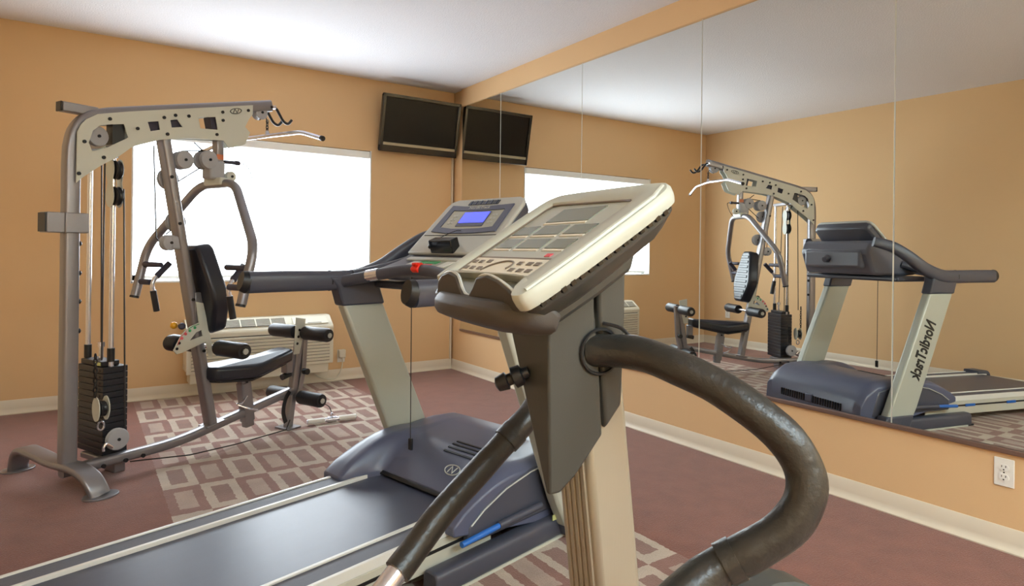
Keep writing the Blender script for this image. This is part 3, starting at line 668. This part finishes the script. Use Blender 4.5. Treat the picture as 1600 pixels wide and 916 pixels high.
for k in range(4):
    u = 1.405 + 0.026 * k
    obj('hood_slot', MB().box((u, -0.11, hz(u) + 0.001), (0.009, 0.24, 0.006), Matrix.Rotation(-math.atan2(hz(u + 0.01) - hz(u - 0.01), 0.02), 3, 'Y')), M_bolt, hood)
def hood_pt(a, b):   # a across, b along
    u = 1.335 + b; return V(u, -0.12 - a, hz(u) + 0.002)
lg = MB().tube([hood_pt(0.042 * math.cos(t), 0.02 * math.sin(t)) for t in [2 * math.pi * i / 24 for i in range(24)]], circ(0.0026, 6), closed=True)
lg.tube([hood_pt(-0.018, -0.013), hood_pt(-0.012, 0.013), hood_pt(0.010, -0.013), hood_pt(0.018, 0.013)], circ(0.0026, 6))
obj('emblem', lg, M_silver, hood)
gr = MB()
for k in range(26): gr.box((1.952, -0.27 + 0.0215 * k, 0.16), (0.018, 0.010, 0.05))
obj('front_vent', gr, M_bolt, hood)
obj('front_vent_emblem', MB().box((1.958, 0, 0.165), (0.02, 0.06, 0.06)), M_hood, hood, 0.006)
for s in (-1, 1):
    sh = K('side_shroud', MB().prism([(1.13, 0.12), (1.13, 0.185), (1.20, 0.235), (1.32, 0.285), (1.46, 0.315), (1.62, 0.325), (1.80, 0.29), (1.86, 0.12)], fp, s * 0.40, s * 0.435), M_tmgrey, 0.01)
    obj('shroud_edge', MB().tube([(1.14, s * 0.437, 0.19), (1.21, s * 0.437, 0.232), (1.33, s * 0.437, 0.279), (1.47, s * 0.437, 0.308), (1.60, s * 0.437, 0.318)], circ(0.003, 6)), M_silver, sh)
    ff = K('floor_frame', MB().tube(fillet([(0.95, s * 0.43, 0.045), (1.75, s * 0.43, 0.05), (1.84, s * 0.43, 0.05)], 0.05), rrect(0.075, 0.09, 0.022), up=(0, 1, 0)), M_tmgrey, 0.006)
    obj('frame_foot', MB().box((0.97, s * 0.43, 0.006), (0.1, 0.06, 0.012)).box((1.78, s * 0.43, 0.006), (0.1, 0.06, 0.012)), M_dark, ff)
    obj('frame_edge', MB().box((1.38, s * 0.43, 0.006), (0.78, 0.078, 0.010)), M_side, ff)
    sk = K('lift_shock', MB().cyl((1.27, s * 0.452, 0.158), (1.52, s * 0.452, 0.166), 0.014), M_tmgrey)
    obj('shock_rod', MB().cyl((1.08, s * 0.45, 0.146), (1.28, s * 0.452, 0.158), 0.011), M_blue, sk)
    # upright
    up_ = K('upright', MB().rings([[V(u0_ , s * 0.40, z), V(u1_, s * 0.40, z), V(u1_, s * 0.46, z), V(u0_, s * 0.46, z)] for u0_, u1_, z in ((1.53, 1.77, 0.06), (1.46, 1.70, 0.19), (1.135, 1.355, 0.945))]), M_upright, 0.012)
    co = K('upright_collar', MB().rings([[V(u0_ , s * 0.394, z), V(u1_, s * 0.394, z), V(u1_, s * 0.466, z), V(u0_, s * 0.466, z)] for u0_, u1_, z in ((1.128, 1.362, 0.94), (1.10, 1.33, 1.03), (1.06, 1.33, 1.075))]), M_tmgrey, 0.01)
    bt_ = K('upright_boot', MB().rings([[V(u0_ , s * 0.392, z), V(u1_, s * 0.392, z), V(u1_, s * 0.468, z), V(u0_, s * 0.468, z)] for u0_, u1_, z in ((1.555, 1.80, 0.01), (1.50, 1.74, 0.14))]), M_tmgrey, 0.01)
    # handrail: fat oval tube, level then sweeping up to the console
    hp_ = smooth([(0.70, s * 0.43, 1.058), (0.9, s * 0.43, 1.058), (1.08, s * 0.43, 1.056), (1.22, s * 0.43, 1.062), (1.36, s * 0.425, 1.108), (1.48, s * 0.40, 1.19), (1.58, s * 0.36, 1.255), (1.68, s * 0.30, 1.29)], 5)
    n_ = len(hp_); scs = [1.0 - 0.25 * max(0, (i / (n_ - 1) - 0.5) * 2) for i in range(n_)]
    hr = K('handrail', MB().tube(hp_, [(a * 0.030, b * 0.045) for a, b in [(math.copysign(abs(math.cos(t)) ** 0.7, math.cos(t)), math.copysign(abs(math.sin(t)) ** 0.7, math.sin(t))) for t in [2 * math.pi * i / 20 for i in range(20)]]], up=(0, 1, 0), scale=scs), M_tmgrey)
    obj('rail_end_cap', MB().tube([(0.672, s * 0.43, 1.066), (0.685, s * 0.43, 1.063), (0.702, s * 0.43, 1.058)], [(a * 0.0305, b * 0.0455) for a, b in circ(1, 20)], up=(0, 1, 0), scale=[0.86, 0.97, 1.02]), M_dark, hr)
    obj('rail_seam', MB().tube([(1.075, s * 0.43, 1.056), (1.081, s * 0.43, 1.056)], [(a * 0.0312, b * 0.0468) for a, b in circ(1, 20)], up=(0, 1, 0)), M_bolt, hr)
    # inner pulse bar half, reaching from the collar to the console tray
    pg_ = K('pulse_bar', MB().tube(smooth([(1.13, s * 0.41, 1.05), (1.17, s * 0.33, 1.068), (1.21, s * 0.22, 1.09), (1.235, s * 0.10, 1.108), (1.24, 0, 1.112)], 5), [(a * 0.026, b * 0.020) for a, b in circ(1, 16)], up=(0, 0, 1)), M_tmgrey)
    obj('pulse_sensor', MB().tube([(1.185, s * 0.295, 1.0775), (1.205, s * 0.235, 1.0885)], [(a * 0.0272, b * 0.0212) for a, b in circ(1, 16)], up=(0, 0, 1)), M_chrome, pg_)
    K('tray_arm', MB().tube(smooth([(1.20, s * 0.42, 1.07), (1.32, s * 0.36, 1.10), (1.42, s * 0.28, 1.14)], 5), [(a * 0.045, b * 0.03) for a, b in circ(1, 16)], up=(1, 0, 0)), M_tmgrey)
    if s < 0:
        # brand lettering, reading downwards on the outer face
        A, B_ = V(1.155 + 0.11, -0.4605, 0.93), V(1.46 + 0.11, -0.4605, 0.19)
        dn = (B_ - A).normalized(); oc = A + (B_ - A) * 0.50
        nz = V(0, -1, 0); ty = nz.cross(dn)
        text('brand_lettering', 'NordicTrack', 0.105, M_ink, up_, basis(oc - dn * 0.01, dn, ty, nz), 0.0012, 0.0035, 0.74, 1.25)
    if s < 0:
        for q in (up_, co, bt_): q.location = (0.085, -0.055, 0)
        hr.location = (0.105, -0.07, 0)
    obj('joint_bolt', MB().cyl((1.62, s * 0.468, 0.07), (1.62, s * 0.474, 0.07), 0.013, n=10), M_bolt, up_)
K('warning_sticker', MB().box((1.62, -0.470, 0.10), (0.09, 0.004, 0.022)), M_sticker)
K('front_cross_tube', MB().tube([(1.80, -0.43, 0.05), (1.80, 0.43, 0.05)], rrect(0.05, 0.06, 0.012)), M_tmgrey)
# console
ca = V(1.36, 0, 1.165); cdx = V(0.28, 0, 0.265).normalized(); cn = V(-cdx.z, 0, cdx.x)
def cpt(a, l, n=0.0): return ca + cdx * a + V(0, 1, 0) * l + cn * n
def cslab(poly, n0, n1): return MB().prism(poly, lambda a, l, t: cpt(a, l, t), n0, n1)
con = K('console_face', cslab([(0.03, -0.26), (0.36, -0.25), (0.395, -0.235), (0.41, -0.20), (0.41, 0.20), (0.395, 0.235), (0.36, 0.25), (0.03, 0.26)], -0.02, 0.0), M_silver, 0.008)
K('console_back', MB().rings([[cpt(a * k + 0.02, l * k2, n) for a, l in [(0.0, -0.245), (0.37, -0.24), (0.39, -0.21), (0.39, 0.21), (0.37, 0.24), (0.0, 0.245)]] for n, k, k2 in ((-0.018, 1, 1), (-0.065, 0.98, 0.98), (-0.135, 0.72, 0.66))]), M_tmgrey, 0.012)
for v in (-0.09, 0.09): K('back_slot', MB().box(cpt(0.30, v, -0.085), (0.06, 0.008, 0.008), Matrix.Rotation(-math.atan2(cdx.z, cdx.x), 3, 'Y')), M_bolt)
fo, fi = [(0.168, -0.215), (0.352, -0.205), (0.345, -0.10), (0.342, 0), (0.347, 0.10), (0.358, 0.20), (0.171, 0.205), (0.158, 0.10), (0.156, 0), (0.158, -0.10)], [(0.197, -0.178), (0.317, -0.172), (0.312, 0), (0.321, 0.165), (0.2, 0.165), (0.187, 0.08), (0.185, 0), (0.187, -0.1)]
obj('display_frame', MB().holed(fo, [fi], lambda a, l, t: cpt(a, l, t), 0.001, 0.006), M_hood, con)
obj('display_panel', cslab(fi, -0.001, 0.002), M_elens, con)
scn = obj('display_surround', cslab([(0.205, -0.105), (0.305, -0.098), (0.305, 0.075), (0.205, 0.068)], 0.002, 0.005), M_hood, con)
obj('lit_screen', cslab([(0.228, -0.098), (0.301, -0.092), (0.301, 0.069), (0.228, 0.064)], 0.005, 0.006), M_bluescr, scn)
fan = obj('fan_vent', cslab([(0.360, -0.095), (0.388, -0.095), (0.388, 0.10), (0.360, 0.10)], 0.0, 0.003), M_gloss, con)
for k in range(6): obj('fan_blade', MB().box(cpt(0.374, -0.08 + 0.033 * k, 0.003), (0.004, 0.004, 0.028), Matrix.Rotation(math.atan2(cdx.x, cdx.z), 3, 'Y')), M_hood, fan)
text('brand_lettering', 'NordicTrack', 0.026, M_silver, con, basis(cpt(0.333, 0.0, 0.0064), (0, -1, 0), cdx, cn), 0.0004)
for l in (-0.145, -0.125, 0.11, 0.13):
    for q in (0.225, 0.25, 0.275): obj('console_key', cslab([(q, l - 0.007), (q + 0.012, l - 0.007), (q + 0.012, l + 0.007), (q, l + 0.007)], 0.002, 0.004), M_silver, con)
obj('panel_seam', MB().tube([cpt(0.148, -0.235, 0.001), cpt(0.145, 0, 0.001), cpt(0.148, 0.235, 0.001)], circ(0.0018, 5)), M_bolt, con)
# tray under the console
tray = K('console_tray', MB().prism([(1.22, 1.085), (1.25, 1.115), (1.36, 1.15), (1.44, 1.19), (1.60, 1.30), (1.72, 1.30), (1.76, 1.22), (1.70, 1.06), (1.45, 1.05), (1.30, 1.06)], fp, -0.30, 0.30), M_tray, 0.02)
obj('tray_shelf', MB().box((1.345, 0.03, 1.158), (0.03, 0.34, 0.012), Matrix.Rotation(R(-20), 3, 'Y')), M_silver, tray, 0.004)
kp = obj('key_panel', MB().box((1.30, 0.0, 1.1355), (0.09, 0.30, 0.004), Matrix.Rotation(R(-17.6), 3, 'Y')), M_elens, tray)
for (a, l, sa, sl_, m) in ((0.018, -0.0, 0.03, 0.07, M_green), (-0.018, 0.01, 0.03, 0.06, M_pink), (0.018, 0.065, 0.03, 0.04, M_green), (0.0, -0.10, 0.07, 0.05, M_white), (0.0, 0.12, 0.07, 0.04, M_silver)):
    c = V(1.30, l, 1.1385) + V(a * 0.953, 0, a * 0.302)
    obj('key_print', MB().box(c, (sa, sl_, 0.002), Matrix.Rotation(R(-17.6), 3, 'Y')), m, kp)
K('safety_key', MB().tube([(1.232, -0.022, 1.123), (1.232, 0.022, 1.123)], rrect(0.045, 0.03, 0.01)).box((1.225, 0, 1.138), (0.03, 0.03, 0.014)), M_red, 0.004)
K('key_cord', MB().tube(smooth([(1.235, 0.04, 1.09), (1.243, 0.05, 1.0), (1.244, 0.05, 0.7), (1.246, 0.05, 0.385)]), circ(0.0022, 6)), M_cable)
K('cord_clip', MB().box((1.247, 0.05, 0.365), (0.012, 0.022, 0.05)), M_dark, 0.003)
K('speaker_box', MB().box(cpt(0.06, 0.01, 0.02), (0.05, 0.145, 0.06), Matrix.Rotation(R(-20), 3, 'Y')).cyl(cpt(0.05, 0.085, 0.02), cpt(0.05, 0.10, 0.02), 0.012, n=10), M_gloss, 0.008)
K('audio_cord', MB().tube(smooth([cpt(0.05, 0.10, 0.02), cpt(0.09, 0.115, 0.012), cpt(0.14, 0.085, 0.006), cpt(0.172, 0.03, 0.006), cpt(0.172, 0.0, 0.006)]), circ(0.002, 6)), M_cable)
K('console_motor_box', MB().box((1.70, 0, 1.17), (0.14, 0.5, 0.13)), M_tray, 0.02)
K('console_knob', MB().cyl((1.77, 0.03, 1.17), (1.80, 0.03, 1.16), 0.03, 0.02), M_tmgrey)
K('console_crossbar', MB().box((1.45, 0, 1.035), (0.30, 0.80, 0.035)), M_tmgrey, 0.012)

# ------------------------------------------------------------------ elliptical trainer (local w forward, l left)
el = thing('elliptical_trainer', 'elliptical trainer mast with cream console and looping black grips in the foreground', 'exercise machine', (0.545, 0.864, 0), R(-7.4))
E_ = lambda n, mb, m, bev=0.0, p=None: obj(n, mb, m, p or el, bev)
# ribbed column leaning forward going down
def col(z): return 0.160 + (0.80 - z) * 0.117
E_('column', MB().rings([[V(col(z), -0.055, z), V(col(z) + 0.082, -0.055, z), V(col(z) + 0.082, 0.055, z), V(col(z), 0.055, z)] for z in (0.08, 1.10)]), M_ealum, 0.01)
for l in (-0.034, -0.017, 0.0, 0.017, 0.034):
    E_('column_rib', MB().rings([[V(col(z) - 0.004, l - 0.005, z), V(col(z) + 0.002, l - 0.006, z), V(col(z) + 0.002, l + 0.006, z), V(col(z) - 0.004, l + 0.005, z)] for z in (0.1, 1.0)]), M_ealum, 0.001)
# mast cover: user-side shell and forward shell
cv = [(0.064, 1.12, 0.092), (0.150, 1.16, 0.080), (0.150, 1.11, 0.072), (0.161, 1.01, 0.04), (0.168, 0.905, -0.01), (0.118, 0.846, -0.048), (0.09, 0.823, -0.058), (0.070, 0.822, -0.056)]
E_('mast_cover', MB().rings([[V(a, -0.07, b) for a, b, c in cv], [V(a, c - 0.004, b) for a, b, c in cv], [V(a + 0.012, c + 0.003, b) for a, b, c in cv]]), M_ecover, 0.006)
cf = [(0.156, 1.16), (0.212, 1.20), (0.212, 1.10), (0.207, 0.95), (0.176, 0.912), (0.166, 1.01)]
E_('front_shell', MB().prism(cf, lambda a, b, t: (a, t, b), -0.068, 0.068), M_ecover, 0.006)
cb_, sb_ = math.cos(R(32.6)), math.sin(R(32.6))
def ep(a, l, n=0.0): return V(a * cb_ - n * sb_, l, 1.16 + a * sb_ + n * cb_)
def eslab(poly, n0, n1): return MB().prism(poly, lambda a, l, t: ep(a, l, t), n0, n1)
# dark body under the bezel
bo_ = [(-0.055, -0.15), (-0.03, -0.185), (0.05, -0.198), (0.2, -0.198), (0.238, -0.18), (0.248, -0.14), (0.248, 0.14), (0.238, 0.18), (0.2, 0.195), (0.05, 0.195), (-0.03, 0.185), (-0.055, 0.15)]
body = E_('console_body', MB().rings([[ep(a, l, -0.008) for a, l in bo_], [ep(a, l * 0.99, -0.026) for a, l in bo_], [ep(a * 0.90 + 0.006, l * 0.88, -0.048) for a, l in bo_], [ep(a * 0.5 + 0.03, l * 0.6, -0.074) for a, l in bo_]]), M_ecover, 0.004)
bi = [(-0.004, -0.134), (0.205, -0.136), (0.214, -0.128), (0.225, 0.10), (0.218, 0.130), (-0.004, 0.130)]
bz = [(-0.004, -0.134), (-0.045, -0.165), (-0.05, -0.185), (-0.035, -0.199), (0.05, -0.208), (0.2, -0.208), (0.24, -0.19), (0.252, -0.15), (0.256, 0.12), (0.248, 0.16), (0.22, 0.178), (-0.02, 0.178), (-0.03, 0.16), (-0.004, 0.130)]
bzo = [(-0.050, -0.166), (-0.056, -0.186), (-0.040, -0.203), (0.05, -0.211), (0.2, -0.209), (0.241, -0.19), (0.254, -0.15), (0.258, 0.0), (0.258, 0.12), (0.250, 0.152), (0.222, 0.170), (0.1, 0.172), (-0.02, 0.170), (-0.032, 0.150), (-0.018, 0.136), (-0.012, -0.142)]
bzi = [(-0.006, -0.134), (-0.006, -0.134), (0.0, -0.135), (0.05, -0.135), (0.195, -0.136), (0.208, -0.134), (0.214, -0.125), (0.220, 0.0), (0.225, 0.10), (0.223, 0.125), (0.210, 0.131), (0.1, 0.131), (0.0, 0.130), (-0.006, 0.129), (-0.006, 0.128), (-0.006, -0.132)]
def ring_smooth(P, k):
    n = len(P); out = []
    for i in range(n):
        a, b, c, d = [Vector((*P[(i + q) % n], 0)) for q in (-1, 0, 1, 2)]
        for j in range(k):
            t = j / k; q = 0.5 * ((2 * b) + (c - a) * t + (2 * a - 5 * b + 4 * c - d) * t * t + (3 * b - a - 3 * c + d) * t ** 3); out.append((q.x, q.y))
    return out
def ring_line(P, k):
    n = len(P); return [(P[i][0] + (P[(i + 1) % n][0] - P[i][0]) * j / k, P[i][1] + (P[(i + 1) % n][1] - P[i][1]) * j / k) for i in range(n) for j in range(k)]
bzo, bzi = ring_smooth(bzo, 4), ring_line(bzi, 4)
def lerp2(A, B, t): return [(a[0] + (b[0] - a[0]) * t, a[1] + (b[1] - a[1]) * t) for a, b in zip(A, B)]
bez = E_('console_bezel', MB().rings([[ep(a, l, n) for a, l in lerp2(bzo, bzi, t)] for t, n in ((0.04, -0.012), (0.0, -0.004), (0.0, 0.006), (0.06, 0.012), (0.35, 0.0135), (0.9, 0.010), (1.0, 0.006), (1.0, -0.006), (0.5, -0.012))], closed=True), M_ecream)
obj('bezel_ridge', MB().tube([ep(-0.04, -0.193, 0.012), ep(0.05, -0.200, 0.013), ep(0.2, -0.198, 0.013), ep(0.236, -0.18, 0.012)], circ(0.004, 8)), M_ecream, bez)
vt = MB()
for k in range(16):
    a = -0.03 + 0.0165 * k
    vt.box(ep(a, -0.2045 + (0.006 if k < 2 else 0) + (0.012 if k > 14 else 0), -0.014), (0.008, 0.006, 0.007), Matrix.Rotation(R(-32.6), 3, 'Y'))
obj('vent_teeth', vt, M_gloss, body)
obj('lens_border', MB().tube([ep(a, l, 0.0055) for a, l in bzi[8:-8]], circ(0.0018, 6)), M_key, bez)
lens = obj('display_lens', eslab(bi, -0.004, 0.004), M_elens, bez)
for nm, a0, a1, l0, l1 in (('large_display', 0.160, 0.205, 0.06, -0.075), ('small_display', 0.118, 0.147, 0.122, 0.057), ('small_display', 0.118, 0.147, 0.043, -0.04), ('small_display', 0.118, 0.146, -0.055, -0.122),
                           ('small_display', 0.075, 0.104, 0.115, 0.05), ('small_display', 0.075, 0.103, 0.036, -0.047), ('small_display', 0.075, 0.102, -0.062, -0.123)):
    dsp = obj(nm, eslab([(a0, l0), (a1, l0), (a1, l1), (a0, l1)], 0.004, 0.0052), M_lcd, lens)
    obj('display_caption', eslab([(a0 - 0.007, l0), (a0 - 0.002, l0), (a0 - 0.002, l1), (a0 - 0.007, l1)], 0.004, 0.005), M_keypad, dsp)
obj('status_light', eslab([(0.052, -0.095), (0.060, -0.095), (0.060, -0.112), (0.052, -0.112)], 0.004, 0.005), M_pink, lens)
kpad = obj('keypad', eslab([(0.0, -0.128), (0.042, -0.128), (0.042, 0.126), (0.0, 0.126)], 0.004, 0.0056), M_keypad, bez)
obj('keypad_border', eslab([(0.0425, -0.131), (0.0465, -0.131), (0.0465, 0.128), (0.0425, 0.128)], 0.004, 0.0054), M_key, kpad)
for a, l in ((0.029, 0.112), (0.029, 0.086), (0.031, 0.056), (0.029, -0.059), (0.029, -0.089), (0.029, -0.113), (0.010, 0.116), (0.010, 0.089), (0.010, 0.060), (0.011, -0.058), (0.011, -0.086), (0.011, -0.112)):
    obj('key', eslab([(a - 0.004, l - 0.008), (a + 0.004, l - 0.008), (a + 0.004, l + 0.008), (a - 0.004, l + 0.008)], 0.0056, 0.0068), M_key, kpad)
obj('dial_arc', MB().tube(smooth([ep(0.004, 0.045, 0.0064), ep(0.02, 0.03, 0.0064), ep(0.032, 0.0, 0.0064), ep(0.032, -0.03, 0.0064), ep(0.022, -0.04, 0.0064), ep(0.012, -0.036, 0.0064)]), circ(0.0016, 6)), M_key, kpad)
# magazine lip with humps
lip = [(0.128, 1.118), (0.125, 1.146), (0.10, 1.158), (0.062, 1.164), (0.028, 1.159), (0.012, 1.143), (-0.004, 1.132), (-0.026, 1.131), (-0.042, 1.145), (-0.054, 1.160), (-0.085, 1.164), (-0.115, 1.158), (-0.145, 1.147), (-0.172, 1.130), (-0.178, 1.118)]
lipo = E_('reading_lip', MB().rings([[V(-0.052 + 0.012 * (l / 0.17) ** 2, l, z) for l, z in lip], [V(-0.042 + 0.012 * (l / 0.17) ** 2, l, z) for l, z in lip]]), M_elip, 0.003)
obj('lip_edge', MB().tube(smooth([V(-0.046 + 0.012 * (l / 0.17) ** 2, l, z) for l, z in lip[1:-1]], 3), circ(0.0028, 6)), M_silver, lipo)
chin = [(0.0, 1.094), (-0.006, 1.104), (-0.006, 1.118), (0.004, 1.130), (0.05, 1.135), (0.08, 1.112), (0.07, 1.078), (0.03, 1.083)]
ls = [(0.176, 0.45), (0.172, 0.75), (0.160, 0.95), (0.14, 1), (0.10, 1), (0.05, 1), (0, 1), (-0.05, 1), (-0.10, 1), (-0.13, 0.97), (-0.15, 0.88), (-0.165, 0.66), (-0.170, 0.4)]
E_('console_chin', MB().rings([[V((x - 0.035) * k - 0.025 + 0.048 * (abs(l + 0.01) / 0.18) ** 4, l, 1.112 + (z - 1.112) * k) for x, z in chin] for l, k in ls]), M_elip, 0.003)
E_('lip_floor', MB().rings([[ep(a, l, n) for l, a, n in ((0.125, -0.012, -0.004), (0.0, -0.05, -0.008), (-0.165, -0.05, -0.008), (-0.135, -0.012, -0.004))], [ep(a, l, n) for l, a, n in ((0.125, -0.012, 0.001), (0.0, -0.05, -0.002), (-0.165, -0.05, -0.002), (-0.135, -0.012, 0.001))]]), M_lcd)
# console neck
E_('console_neck', MB().prism([(0.02, 1.10), (0.05, 1.14), (0.20, 1.235), (0.23, 1.235), (0.212, 1.17), (0.15, 1.13), (0.062, 1.08)], lambda a, b, t: (a, t, b), -0.085, 0.085), M_ecover, 0.008)
# height knob
kn = E_('height_knob', MB().lathe([(0.009, 0), (0.010, 0.010), (0.017, 0.012), (0.018, 0.026), (0.010, 0.029), (0.010, 0.036), (0.015, 0.038), (0.012, 0.055), (0.005, 0.058)], (0.066, -0.005, 1.003), (-0.85, 0.45, -0.42), 16), M_dark)
# handlebars
half = [(0.150, -0.055, 1.040), (0.172, -0.080, 1.042), (0.2, -0.123, 1.042), (0.227, -0.18, 1.027), (0.257, -0.229, 1.006), (0.283, -0.275, 0.977), (0.307, -0.309, 0.943), (0.320, -0.328, 0.902), (0.311, -0.333, 0.867), (0.289, -0.323, 0.832), (0.252, -0.300, 0.800), (0.212, -0.275, 0.772), (0.160, -0.266, 0.744), (0.085, -0.258, 0.70), (0.011, -0.240, 0.668), (-0.046, -0.223, 0.632), (-0.090, -0.206, 0.604)]
halfL = half[:9] + [(0.292, -0.326, 0.87), (0.255, -0.300, 0.868), (0.215, -0.272, 0.848), (0.160, -0.266, 0.804), (0.085, -0.258, 0.744), (0.011, -0.239, 0.693), (-0.046, -0.223, 0.643), (-0.087, -0.207, 0.612)]
for s, hh_ in ((1, half), (-1, halfL)):
    pts = smooth([(a, s * b, c) for a, b, c in hh_], 5)
    n_ = len(pts); m_ = int(n_ * (0.66 if s > 0 else 0.74))
    hb = E_('handlebar', MB().tube(pts, circ(0.0265, 24), scale=[1 + 0.03 * math.sin(i * 0.9) * (0.4 + 0.6 * (abs(i - m_) < 5)) for i in range(n_)]), M_foam)
    obj('grip_collar', MB().tube(pts[m_ - 1:m_ + 2], circ(0.0292, 24)), M_foam, hb)
    e0, e1 = pts[-2], pts[-1]; d = (e1 - e0).normalized()
    obj('chrome_sensor', MB().cyl(e1 - d * 0.004, e1 + d * 0.06, 0.0205, n=24), M_chrome, hb)
    obj('socket_ring', MB().tube([V(0.160 + 0.036 * math.cos(t), -s * 0.073, 1.040 + 0.036 * math.sin(t)) for t in [2 * math.pi * i / 24 for i in range(24)]], circ(0.003, 6), closed=True), M_dark, hb)
    g0 = pts[m_ + 6]
    obj('cable_tie', MB().tube([g0 + V(0.0, -s * 0.028, 0.0) + V(0.012 * math.cos(t), 0.004 * math.sin(2 * t), 0.012 * math.sin(t)) for t in [2 * math.pi * i / 16 for i in range(16)]], circ(0.0022, 6), closed=True), M_chrome, hb)
E_('sensor_cable', MB().tube(smooth([(0.165, -0.071, 1.085), (0.19, -0.085, 1.078), (0.2, -0.095, 1.062), (0.19, -0.098, 1.05)]), circ(0.003, 6)), M_dark)
# lower body, below the picture
E_('floor_stabilizer', MB().tube([(0.25, -0.3, 0.035), (0.25, 0.3, 0.035)], rrect(0.07, 0.07, 0.02)), M_ecover)
E_('base_beam', MB().tube([(0.25, 0, 0.05), (0.75, 0, 0.06)], rrect(0.1, 0.06, 0.015), up=(0, 1, 0)), M_ecover)
E_('flywheel_cover', MB().lathe([(0.02, -0.06), (0.23, -0.055), (0.25, -0.03), (0.25, 0.03), (0.23, 0.055), (0.02, 0.06)], (0.60, 0, 0.30), (0, 1, 0), 36), M_ecover)
E_('front_stabilizer', MB().tube([(0.78, -0.27, 0.035), (0.78, 0.27, 0.035)], rrect(0.07, 0.07, 0.02)), M_ecover)
